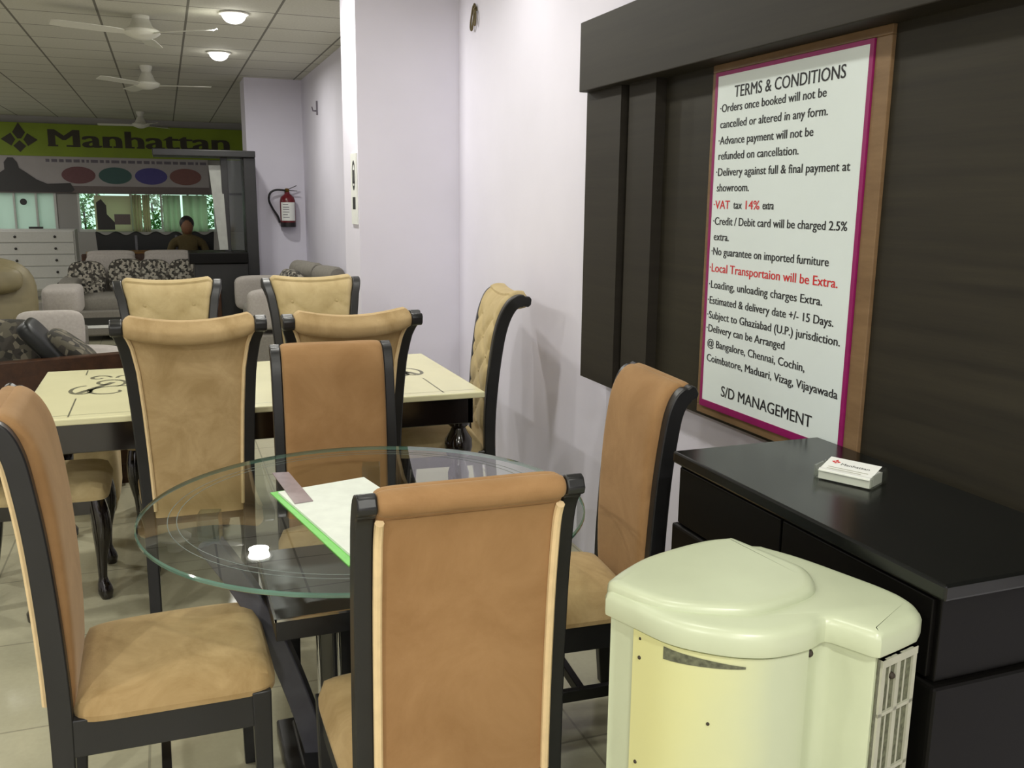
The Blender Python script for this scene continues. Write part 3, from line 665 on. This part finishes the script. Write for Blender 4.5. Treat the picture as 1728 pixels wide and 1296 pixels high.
# side grille on the face turned to the right
a_, b_2 = Vector((1.0118, 1.0362)), Vector((1.1038, 1.0592)); dd = (b_2 - a_).normalized(); nn = Vector((dd.y, -dd.x)); ln = (b_2 - a_).length
def gp(s, z, o): q = a_ + dd * s + nn * o; return (q.x, q.y, z)
def gbox(mb, s0, s1, z0, z1, o0, o1):
    mb.add([gp(s, z, o) for o in (o0, o1) for z in (z0, z1) for s in (s0, s1)], [(0, 1, 3, 2), (4, 6, 7, 5), (0, 4, 5, 1), (2, 3, 7, 6), (0, 2, 6, 4), (1, 5, 7, 3)])
gm = MB(); gbox(gm, .0, ln, .1, .849, -.03, .004); grl = A(obj('side_grille', gm, M['pad'], ac, smooth=False))
gf = MB()
for z0, z1 in ((.10, .125), (.836, .849)): gbox(gf, 0, ln, z0, z1, 0, .009)
for z in (.31, .42, .53, .64, .75): gbox(gf, 0, ln, z, z + .006, 0, .008)
for s in (0, .040, ln - .010): gbox(gf, s, s + .010, .1, .849, 0, .008)
for s in (.024, .066): gbox(gf, s, s + .0035, .1, .849, 0, .005)
obj('grille_bars', gf, M['grille'], grl, smooth=False)
kn = MB(); kn.ball(gp(.030, .815, .006), .006, 8, 6); obj('grille_knob', kn, M['hole'], grl)
ia = min(range(NCO), key=lambda i: (CO[i][0] - .933) ** 2 + (CO[i][1] - 1.092) ** 2); pt = scaled(CO, .008)[ia]
A(obj('screw_hole', MB().ball((pt[0], pt[1], .843), (.006, .006, .007), 8, 6), M['hole'], ac))

# ------------------------------------------------------------------ ceiling: downlights and fans
lamp_names = {0: 'nearer of the two lit round downlights in the far ceiling', 1: 'farther of the two lit round downlights in the far ceiling'}
for i, (x, y, w) in enumerate(DOWNLIGHTS[:2]):
    o = thing('ceiling_downlight', lamp_names[i], 'ceiling light', (x, y, CEIL), 0, 'round ceiling downlights')
    obj('rim', MB().lathe([(.085, 0), (.108, -.003), (.108, -.012), (.09, -.016), (.088, -.004)], (0, 0, 0), 32), M['lampring'], o)
    obj('diffuser', MB().lathe([(.004, -.075), (.030, -.073), (.056, -.063), (.076, -.044), (.087, -.020), (.088, -.008), (.004, -.008)], (0, 0, 0), 32), M['lamp'], o)
def fan(label, x, y, drop, a0):
    o = thing('ceiling_fan', label, 'fan', (x, y, CEIL), 0, 'ceiling fans down the middle of the shop')
    obj('canopy', MB().lathe([(.02, -.10), (.03, -.10), (.062, -.02), (.062, 0)], (0, 0, 0), 20), M['fan'], o)
    obj('down_rod', MB().lathe([(.011, -drop + .12), (.011, -.09)], (0, 0, 0), 12), M['fanrod'], o)
    obj('motor', MB().lathe([(.018, -drop + .15), (.035, -drop + .145), (.06, -drop + .10), (.085, -drop + .045), (.13, -drop + .02), (.135, -drop), (.11, -drop - .02), (.05, -drop - .045), (.02, -drop - .05)], (0, 0, 0), 28), M['fan'], o)
    for k in range(3):
        a = a0 + 2 * PI * k / 3; b = MB()
        b.loft([[(r * math.cos(a) - w * s * math.sin(a), r * math.sin(a) + w * s * math.cos(a), -drop - .002 + t + .010 * s) for s, t in ((-1, -.002), (1, -.002), (1, .002), (-1, .002))] for r, w in ((.11, .02), (.18, .045), (.25, .06), (.60, .068), (.64, .045), (.65, .02))])
        obj('blade', b, M['fan'], o, bevel=0)
    return o
fan('nearest white ceiling fan, at the top edge of the view', -.08, 7.85, .125, R(82))
fan('white ceiling fan in the middle of the row, its spread blades plainly visible', -.09, 10.7, .19, R(-12))
fan('farthest white ceiling fan, small and dim before the lime sign', -.27, 16.3, .21, R(50))

# ------------------------------------------------------------------ back wall: lime sign and banner
sg = thing('shop_sign', 'lime green shop sign with large dark lettering across the back wall', 'sign', (-.6, 17.99, 2.5))
def Q(o): o.location = (.6, -17.99, -2.5); return o
Q(obj('board', MB().box(-3.4, 1.42, 17.93, 17.99, 2.235, 2.78), M['sign'], sg, smooth=False))
vs, fs = text_mesh("Manhattan", 2.94, .30)
lm = MB()
for k in (-2, -1, 0, 1, 2): lm.add([(-1.77 + x + .011 * k, 17.925 - .0004 * k, 2.40 + y) for x, y in vs], fs)
for x, w in ((-1.72, .16), (-1.43, .16), (-.85, .13), (-.70, .13), (-.49, .14), (-.32, .13), (.83, .13), (1.1, .13)): lm.add([(x - w / 2, 17.924, 2.40), (x + w / 2, 17.924, 2.40), (x + w / 2, 17.924, 2.428), (x - w / 2, 17.924, 2.428)], [(0, 1, 2, 3)])
Q(obj('lettering', lm, M['signink'], sg, smooth=False))
Q(obj('emblem', petals(lambda x, y: (-2.23 + x, 17.924, 2.50 + y), .28), M['signink'], sg, smooth=False))
bn = thing('banner', 'pale banner with four coloured ovals below the lime sign', 'banner', (-.9, 17.99, 1.9))
def Q2(o): o.location = (.9, -17.99, -1.9); return o
Q2(obj('sheet', MB().box(-3.4, .80, 17.95, 17.99, 1.62, 2.235), M['banner'], bn, smooth=False))
Q2(obj('lower_band', MB().box(-3.4, .80, 17.94, 17.95, 1.62, 1.74), M['bannerband'], bn, smooth=False))
for i, x in enumerate((-1.36, -.77, -.18, .40)):
    Q2(obj('oval', MB().prism([(math.cos(2 * PI * k / 28) * .27, math.sin(2 * PI * k / 28) * .145) for k in range(28)], lambda p, t: (x + p[0], t, 1.925 + p[1]), 17.944, 17.95), M['ov%d' % (i + 1)], bn, smooth=False))
tx = MB()
random.seed(3); x = -1.86
while x < .72:
    w = random.uniform(.04, .13); tx.add([(x, 17.946, 2.14), (x + w, 17.946, 2.14), (x + w, 17.946, 2.19), (x, 17.946, 2.19)], [(0, 1, 2, 3)]); x += w + .03
Q2(obj('small_print', tx, M['bannertext'], bn, smooth=False))
fig = [(-2.60, 1.63), (-2.60, 1.93), (-2.50, 2.0), (-2.50, 2.12), (-2.44, 2.2), (-2.36, 2.2), (-2.30, 2.12), (-2.28, 2.03), (-2.18, 1.96), (-2.02, 1.84), (-1.86, 1.77), (-1.50, 1.79), (-1.44, 1.68), (-1.48, 1.63)]
Q2(obj('printed_figure', MB().prism(fig, lambda p, t: (p[0], t, p[1]), 17.938, 17.942), M['bannerdark'], bn, smooth=False))
tag(obj('window_sticker', MB().lathe([(.03, 0), (.055, 0), (.055, .008), (.03, .008)], (-2.26, 17.965, 1.46), 20, 'Y'), M['bannerdark']), 'small round dark ring sticker on the white window', 'sticker')
tag(obj('sill_bar', MB().box(-2.20, -1.98, 17.86, 17.90, .95, 1.04), M['knob'], smooth=False), 'thin dark bar on the sill of the white window', 'bar')
# curtains and framed picture in the glazed part
for i, (xa, xb, mt, lb) in enumerate(((-.53, -.38, 'curtainbeige', 'beige curtain just right of the framed picture in the back window'), (-.36, -.24, 'curtainbeige', 'narrow beige curtain left of the bright gap in the back window'), (-.02, .28, 'curtain', 'sheer grey-green curtain above and left of the seated person'), (.32, .74, 'curtain', 'wide sheer grey-green curtain above and right of the seated person'))):
    mb = MB(); mb.grid(24, 2, lambda u, v: (xa + (xb - xa) * u, 17.92 + .025 * math.sin(u * 6 * PI), .72 + .88 * v))
    o = obj('curtain', mb, M[mt]); tag(o, lb, 'curtain', 'curtains in the back window'); sd = o.modifiers.new('thick', 'SOLIDIFY'); sd.thickness = .004
fpz = thing('framed_picture', 'framed picture with a dark figure standing in the back window', 'picture', (-.83, 17.86, .96))
obj('frame', MB().box(-.31, .28, -.02, .02, 0, .62), M['curtainbeige'], fpz, smooth=False)
obj('print', MB().prism([(-.28, .03), (-.28, .5), (-.2, .56), (-.12, .45), (-.12, .3), (0, .16), (.0, .03)], lambda p, t: (p[0], t, p[1]), -.026, -.02), M['bannerdark'], fpz, smooth=False)
obj('print', MB().box(0, .26, -.026, -.02, .12, .3), M['bannerband'], fpz, smooth=False)
# outdoors beyond the window
struct('ground', MB().box(-8, 8, 18.15, 30, -.1, 0), M['ground'], smooth=False)
def shrub(label, x, y, h, r, n, sd):
    random.seed(sd); t = thing('shrub', label, 'shrub', (x, y, 0), 0, 'shrubs outside the back window')
    obj('stem', MB().tube([(0, 0, 0), (.03, 0, h * .5), (0, .03, h * .85)], .02, 6), M['brownwood'], t)
    mb = MB()
    for _ in range(n):
        a = random.uniform(0, 2 * PI); u = random.random() ** .5; c = Vector((math.cos(a) * r * u, math.sin(a) * r * u, random.uniform(.35, 1) * h))
        d = Vector((random.uniform(-1, 1), random.uniform(-1, 1), random.uniform(-.5, 1))).normalized(); e = d.cross(Vector((random.random(), .3, .5))).normalized(); l = random.uniform(.06, .14)
        mb.add([c, c + d * l * .5 + e * l * .25, c + d * l, c + d * l * .5 - e * l * .25], [(0, 1, 2, 3)])
    obj('foliage', mb, M['leaf'], t, smooth=False)
shrub('bright green shrub outside the left pane of the back window', -1.42, 19.1, 1.7, .40, 700, 1)
shrub('green shrub outside the middle of the back window', -.22, 19.3, 1.7, .42, 800, 2)
shrub('green shrub outside the right pane of the back window', .95, 19.5, 1.8, .42, 800, 4)

# ------------------------------------------------------------------ pillar and column fittings
fx = thing('fire_extinguisher', 'dark red fire extinguisher with black hose hung on the lilac column', 'fire extinguisher', (1.355, 11.2, 1.23))
obj('cylinder', MB().lathe([(.085, .045), (.088, .06), (.088, .30), (.075, .345), (.045, .37), (.028, .385), (.028, .40)], (0, -.10, 0), 28), M['extred'], fx)
obj('foot_ring', MB().lathe([(.080, 0), (.086, .004), (.087, .06), (.080, .06)], (0, -.10, 0), 28), M['black'], fx)
lb = MB(); lb.loft([[(.0893 * math.sin(R(a)), -.10 - .0893 * math.cos(R(a)), z) for z in (.075, .285)] for a in range(-62, 63, 6)], cap=False, closed=False)
lbo = obj('paper_label', lb, M['white'], fx)
sp_ = MB()
for z, w in ((.255, 24), (.225, 34), (.20, 30), (.17, 34), (.14, 20), (.11, 30)): sp_.loft([[(.0897 * math.sin(R(a)), -.10 - .0897 * math.cos(R(a)), z + q) for q in (0, .008)] for a in range(-44, -44 + w + 20, 6)], cap=False, closed=False)
obj('label_print', sp_, M['bannertext'], lbo)
v_ = MB(); v_.lathe([(.02, .40), (.024, .405), (.024, .44), (.012, .445)], (0, -.10, 0), 16); obj('valve', v_, M['brass'], fx)
hd = MB(); hd.cbox((.055, -.10, .452), (.12, .018, .008), 0, 0, R(-24)); hd.cbox((.06, -.10, .418), (.11, .018, .008), 0, 0, R(4)); obj('handle', hd, M['black'], fx)
obj('hose', MB().tube(catmull([(-.02, -.10, .42), (-.12, -.10, .425), (-.19, -.10, .39), (-.21, -.10, .31), (-.17, -.10, .21), (-.115, -.10, .12), (-.098, -.10, .05)], 36), .0125, 8), M['black'], fx)
obj('wall_bracket', MB().box(-.02, .02, -.04, 0, .3, .42), M['black'], fx, smooth=False)
nt_ = thing('pillar_notice', 'narrow white notice with black symbols stuck on the bright pillar side', 'notice', (1.066, 5.514, 1.408)); nt_.scale = (.79, .79, .79)
obj('sheet', MB().box(-.006, .004, -.10, .11, 0, .52), M['white'], nt_, smooth=False)
sy = MB()
sy.loft([[(-.0065, .06 * math.cos(R(a)) * q, .36 + .11 * math.sin(R(a)) * q) for q in (.72, 1.0)] for a in range(0, 361, 12)], cap=False, closed=False)
sy.add([(-.0066, y, z) for y, z in ((-.03, .30), (.03, .30), (.03, .40), (-.03, .40))], [(0, 1, 2, 3)]); sy.add([(-.0066, y, z) for y, z in ((-.055, .11), (.055, .11), (.055, .20), (-.055, .20))], [(0, 1, 2, 3)])
obj('symbols', sy, M['ink'], nt_, smooth=False)
wr = MB()
wr.tube([(1.672 + .8 * a, 5.09 + b, 2.60 + c) for a, b, c in catmull([(.012, -.02, -.02), (-.005, 0, .01), (-.01, .03, -.05), (-.01, .045, -.10), (-.01, .02, -.115), (-.01, -.01, -.06), (-.005, -.025, -.02), (-.01, -.045, -.06), (-.01, -.03, -.10), (-.01, -.015, -.05), (-.005, -.005, -.005)], 60)], .0055, 6)
wr.tube([(1.67, 5.065, 2.60), (1.67, 5.085, 2.58), (1.67, 5.10, 2.60), (1.67, 5.08, 2.615)], .007, 6)
tag(obj('wire_coil', wr, M['wire']), 'knotted coil of brown wire hanging high on the lilac wall', 'wire')
hk = MB(); hk.box(1.555, 1.57, 10.02, 10.05, 2.42, 2.56); hk.tube([(1.56, 10.035, 2.46), (1.52, 10.03, 2.46), (1.51, 10.03, 2.50)], .008, 6)
tag(obj('wall_hook', hk, M['bannertext']), 'small grey hook high on the recessed lilac wall', 'hook')

# ------------------------------------------------------------------ furniture in the far part of the shop
dr = thing('chest_of_drawers', 'white chest of five drawers below the white window at far left', 'chest of drawers', (-1.85, 15.6, 0))
obj('carcass', MB().box(-.55, .55, 0.0, .5, .14, 1.06), M['whitewood'], dr, smooth=False, bevel=.008)
for k in range(5):
    d_ = obj('drawer', MB().box(-.53, .53, -.02, 0, .16 + .178 * k, .328 + .178 * k), M['whitewood'], dr, smooth=False, bevel=.008)
    for x in (-.27, .27): obj('knob', MB().ball((x, -.03, .245 + .178 * k), .02, 8, 6), M['knob'], d_)
for x in (-.5, .5):
    for y in (.04, .46): obj('leg', MB().loft([[(x * 1.03 + a * w, y + b * w, z) for a, b in ((-1, -1), (1, -1), (1, 1), (-1, 1))] for z, w in ((0, .02), (.14, .035))]), M['whitewood'], dr)

rc = thing('recliner', 'rounded olive-beige leather recliner at the left edge of the view', 'armchair', (-1.40, 7.4, 0)); rc.scale = (1.06, 1.0, 1.05)
obj('backrest', MB().cushion((0, .15, .74), (.92, .34, .66), 8, 3.4, rx=R(-8)), M['olive'], rc)
obj('seat', MB().cushion((0, -.25, .42), (.62, .7, .24), 8, 5), M['olive'], rc)
for s in (1, -1): obj('arm', MB().cushion((s * .40, -.16, .45), (.24, .85, .44), 8, 4), M['olive'], rc)
obj('base', MB().box(-.46, .46, -.5, .3, 0, .3), M['olive'], rc, bevel=.03)
obj('head_roll', MB().cushion((0, -.02, .92), (.80, .2, .22), 8, 3, rx=R(-8)), M['olive'], rc)

sf = thing('sofa', 'grey two-seat sofa with dark wood gap between its headrests, facing the viewer', 'sofa', (-.30, 11.6, 0))
obj('base', MB().box(-.72, .72, -.75, .2, .06, .34), M['greyd'], sf, bevel=.02)
for s in (1, -1):
    obj('seat_cushion', MB().cushion((s * .31, -.35, .40), (.60, .72, .2), 8, 6), M['greyd'], sf)
    obj('back_cushion', MB().cushion((s * .31, .06, .66), (.56, .26, .5), 8, 5, rx=R(-10)), M['grey'], sf)
    obj('headrest', MB().cushion((s * .31, .10, .87), (.52, .16, .15), 8, 5), M['grey'], sf)
    obj('arm', MB().cushion((s * .72, -.25, .46), (.22, .95, .42), 8, 6), M['greyd'], sf)
obj('frame', MB().box(-.63, .63, .14, .22, .06, .90), M['brownwood'], sf, bevel=.01)
for q, (x, dz, lb) in enumerate(((-.56, .60, 'mosaic-print cushion at the left end of the grey sofa'), (-.14, .62, 'mosaic-print cushion left of the middle of the grey sofa'), (.14, .61, 'mosaic-print cushion right of the middle of the grey sofa'), (.50, .61, 'mosaic-print cushion at the right end of the grey sofa'))):
    tag(obj('throw_cushion', MB().cushion((0, 0, 0), (.40, .14, .40), 7, 3.2, rx=R(-18)), M['mosaic'], loc=(-.30 + x, 11.36 - .0 * q, dz + .05)), lb, 'cushion', 'mosaic-print cushions on the grey sofa')

ot = thing('grey_sofa_arm_unit', 'grey corner sofa unit with a black leather front panel, beyond the dining table', 'sofa', (-.95, 8.75, 0))
obj('arm', MB().cushion((.10, -.1, .69), (.30, .55, .24), 8, 6), M['grey'], ot)
obj('front_panel', MB().box(-.06, .25, -.38, -.32, .2, .60), M['blackleather'], ot, bevel=.015)
obj('seat', MB().cushion((-.08, .0, .50), (.3, .7, .28), 8, 6), M['greyd'], ot)
obj('base', MB().box(-.20, .24, -.32, .3, 0, .42), M['greyd'], ot, bevel=.02)

ct = thing('coffee_table', 'low black coffee table with white-edged top in front of the grey sofa', 'coffee table', (-.52, 9.4, 0))
obj('top', MB().box(-.30, .30, -.3, .3, .37, .40), M['blackleather'], ct, bevel=.005)
obj('edge_strip', MB().box(-.30, .10, -.308, -.3, .375, .40), M['white'], ct, smooth=False)
obj('shelf', MB().box(-.27, .27, -.27, .27, .10, .13), M['blackleather'], ct, bevel=.005)
for x in (-.27, .27):
    for y in (-.27, .27): obj('leg', MB().box(x - .025, x + .025, y - .025, y + .025, 0, .37), M['blackleather'], ct, smooth=False)

ns = thing('daybed', 'low daybed with a dark brown wooden back rail behind the cream dining table', 'sofa', (-.95, 5.6, 0))
obj('back_rail', MB().prism([(-1.0, 0.12), (.70, 0.12), (.74, .70), (.70, .735), (-1.0, .66)], lambda p, t: (p[0], t, p[1]), -.36, -.29), M['brownwood'], ns, bevel=.006)
obj('mattress', MB().cushion((-.15, .22, .50), (1.66, 1.0, .30), 8, 8), M['grey'], ns)
obj('frame', MB().box(-.98, .70, -.30, .72, .10, .36), M['brownwood'], ns, smooth=False)
for x in (-.95, .67):
    for y in (-.28, .68): obj('leg', MB().box(x - .03, x + .03, y - .03, y + .03, 0, .12), M['brownwood'], ns, smooth=False)
tag(obj('throw_cushion', MB().cushion((0, 0, 0), (.46, .2, .36), 8, 3.6, rx=R(-20)), M['floral'], loc=(-.88, 5.60, .71)), 'dark floral cushion at the left end of the daybed', 'cushion', 'cushions on the daybed')
tag(obj('throw_cushion', MB().cushion((0, 0, 0), (.09, .34, .32), 8, 5, ry=R(-38)), M['blackleather'], loc=(-.645, 5.46, .765)), 'black leather cushion leaning on the daybed beside the dark floral cushion', 'cushion', 'cushions on the daybed')
tag(obj('throw_cushion', MB().cushion((0, 0, 0), (.11, .32, .30), 8, 3.2, ry=R(-50)), M['floral'], loc=(-.52, 5.52, .725)), 'brown speckled cushion slumped right of the black cushion on the daybed', 'cushion', 'cushions on the daybed')
tag(obj('throw_cushion', MB().cushion((0, 0, 0), (.36, .12, .24), 8, 5, rx=R(-12)), M['grey'], loc=(-.66, 5.90, .78)), 'pale grey cushion behind the black cushion on the daybed', 'cushion', 'cushions on the daybed')

se = thing('settee', 'black settee with a scalloped three-part back near the back window', 'settee', (-.12, 13.1, 0))
crest = []
for i in range(61):
    u = i / 60; crest.append((-.74 + 1.48 * u, 1.06 + .05 * math.cos(u * 6 * PI) ** 2 * (1 if i % 60 else 1)))
obj('backrest', MB().prism([(-.70, .4)] + crest + [(.70, .4)], lambda p, t: (p[0], t, p[1]), .12, .22), M['blackleather'], se, bevel=.01)
obj('seat', MB().cushion((0, -.15, .40), (1.5, .62, .16), 8, 6), M['blackleather'], se)
obj('base', MB().box(-.72, .72, -.42, .2, .1, .34), M['ebony'], se, smooth=False)
for x in (-.68, .68):
    for y in (-.38, .16): obj('leg', MB().box(x - .03, x + .03, y - .03, y + .03, 0, .12), M['ebony'], se, smooth=False)
for s in (-.25, .25): obj('back_divider', MB().box(s - .015, s + .015, .10, .12, .5, 1.06), M['ebonygrey'], se, smooth=False)
bt = thing('display_table', 'dark wooden table with amber inlay in front of the black settee', 'table', (-.30, 12.28, 0))
obj('top', MB().prism([(.62 * math.cos(2 * PI * k / 40), .3 * math.sin(2 * PI * k / 40)) for k in range(40)], lambda p, t: (p[0], p[1], t), .86, .90), M['amber'], bt, bevel=.006)
obj('pedestal', MB().lathe([(.22, 0), (.22, .05), (.08, .1), (.06, .5), (.16, .82), (.2, .86)], (0, 0, 0), 20), M['brownwood'], bt)

# seated person near the back window (head and shoulders show over the table)
pe = thing('person', 'person with dark hair in an olive-brown top seated on the black settee', 'person', (.27, 12.95, 0))
J = [((0, 0, .55), .14), ((0, .02, .72), .13), ((0, .03, .90), .15), ((0, .03, 1.0), .11), ((0, .02, 1.07), .055), ((0, 0, 1.15), .08), ((0, -.005, 1.23), .085),
     ((.19, .02, .97), .06), ((.25, -.04, .76), .045), ((.14, -.25, .68), .035), ((.08, -.32, .67), .03), ((-.19, .02, .97), .06), ((-.25, -.04, .76), .045), ((-.14, -.25, .68), .035), ((-.08, -.32, .67), .03),
     ((.10, -.08, .53), .09), ((.12, -.46, .52), .07), ((.12, -.48, .10), .045), ((.12, -.60, .04), .035), ((-.10, -.08, .53), .09), ((-.12, -.46, .52), .07), ((-.12, -.48, .10), .045), ((-.12, -.60, .04), .035)]
E_ = [(0, 1), (1, 2), (2, 3), (3, 4), (4, 5), (5, 6), (3, 7), (7, 8), (8, 9), (9, 10), (3, 11), (11, 12), (12, 13), (13, 14), (0, 15), (15, 16), (16, 17), (17, 18), (0, 19), (19, 20), (20, 21), (21, 22)]
me = bpy.data.meshes.new('body'); me.from_pydata([j[0] for j in J], E_, []); bo = bpy.data.objects.new('body', me); COL.objects.link(bo); bo.parent = pe; me.materials.append(M['rust'])
sk = bo.modifiers.new('skin', 'SKIN'); 
for i, v in enumerate(me.skin_vertices[0].data): v.radius = (J[i][1], J[i][1]); v.use_root = (i == 0)
sb = bo.modifiers.new('smooth', 'SUBSURF'); sb.levels = 1; sb.render_levels = 2
obj('head', MB().ball((0, -.012, 1.19), (.078, .095, .115), 16, 12), M['skin'], bo)
obj('hair', MB().ball((0, .008, 1.225), (.092, .10, .10), 16, 12), M['hair'], bo)

# black display cabinet beside the column
cb = thing('display_cabinet', 'tall black open display cabinet with glass side beside the lilac column', 'cabinet', (.45, 10.7, 0))
def K(o): o.location = (-.45, -10.7, 0); return o
K(obj('top_beam', MB().box(-.08, .955, 10.45, 10.95, 1.985, 2.055), M['ebony'], cb, smooth=False, bevel=.008))
K(obj('post', MB().box(.83, .955, 10.5, 10.9, 0, 1.985), M['ebony'], cb, smooth=False, bevel=.006))
K(obj('post', MB().box(.60, .67, 10.6, 10.7, .90, 1.985), M['ebony'], cb, smooth=False, bevel=.004))
K(obj('cabinet_base', MB().box(.27, .83, 10.42, 10.9, .05, .86), M['ebony'], cb, smooth=False, bevel=.008))
K(obj('counter', MB().box(.22, .83, 10.38, 10.92, .86, .98), M['desk'], cb, smooth=False, bevel=.01))
K(obj('glass_pane', MB().box(.67, .83, 10.655, 10.665, .98, 1.985), M['cabglass'], cb, smooth=False))
K(obj('plinth', MB().box(.30, .83, 10.45, 10.88, 0, .05), M['ebony'], cb, smooth=False))
mp = MB(); mp.add([(.475, 10.62, 1.90), (.610, 10.62, 1.90), (.635, 10.56, 1.00), (.545, 10.56, 1.00), (.475, 10.64, 1.90), (.610, 10.64, 1.90), (.635, 10.58, 1.00), (.545, 10.58, 1.00)], [(0, 1, 2, 3), (7, 6, 5, 4), (0, 4, 5, 1), (1, 5, 6, 2), (2, 6, 7, 3), (3, 7, 4, 0)])
tag(obj('leaning_panel', mp, M['mirror'], smooth=False), 'narrow pale mirror panel leaning in the black display cabinet', 'panel')
tag(obj('red_box', MB().box(.34, .52, 10.28, 10.40, 0, .60), M['brownwood'], smooth=False, bevel=.005), 'small reddish-brown wooden stand before the black display cabinet', 'stand')

# sofa in the recess, with bolsters and cushions
rs = thing('sofa', 'grey sofa in the recess behind the lilac pillar', 'sofa', (1.1, 9.2, 0))
obj('base', MB().box(-.42, .42, -.85, .85, .05, .36), M['greyd'], rs, bevel=.02)
obj('seat_cushion', MB().cushion((-.08, 0, .42), (.66, 1.4, .2), 8, 6), M['greyd'], rs)
obj('backrest', MB().cushion((.33, 0, .55), (.22, 1.66, .40), 8, 6), M['grey'], rs)
for s in (1, -1): obj('arm', MB().cushion((-.06, s * .78, .58), (.80, .2, .36), 8, 6), M['grey'], rs)
for (x, y, z, l, lb) in ((1.43, 8.80, .835, .36, 'grey roll bolster nearest the pillar on the recess sofa'), (1.33, 9.30, .84, .34, 'grey roll bolster in the middle of the recess sofa'), (1.30, 9.64, .835, .26, 'grey roll bolster farthest back on the recess sofa')):
    bo_ = MB(); bo_.lathe([(.02, -l / 2), (.08, -l / 2 + .005), (.098, -l / 2 + .03), (.10, 0), (.098, l / 2 - .03), (.08, l / 2 - .005), (.02, l / 2)], (0, 0, 0), 20, 'Y')
    tag(obj('bolster', bo_, M['greyd'], loc=(x, y, z), rz=R(20)), lb, 'bolster', 'grey bolsters on the recess sofa')
tag(obj('throw_cushion', MB().cushion((0, 0, 0), (.2, .36, .36), 7, 3.2, ry=R(18)), M['mosaic'], loc=(1.10, 9.0, .71)), 'mosaic-print cushion before the grey bolsters on the recess sofa', 'cushion', 'mosaic-print cushions on the recess sofa')
tag(obj('throw_cushion', MB().cushion((0, 0, 0), (.2, .34, .34), 7, 3.2, ry=R(18)), M['mosaic'], loc=(1.12, 9.45, .69)), 'mosaic-print cushion farther back on the recess sofa', 'cushion', 'mosaic-print cushions on the recess sofa')
tag(obj('pouf', MB().cushion((0, 0, .21), (.42, .42, .42), 8, 6), M['velvetpale'], loc=(-.50, 4.98, 0)), 'beige upholstered pouf under the far left of the cream dining table', 'pouf')
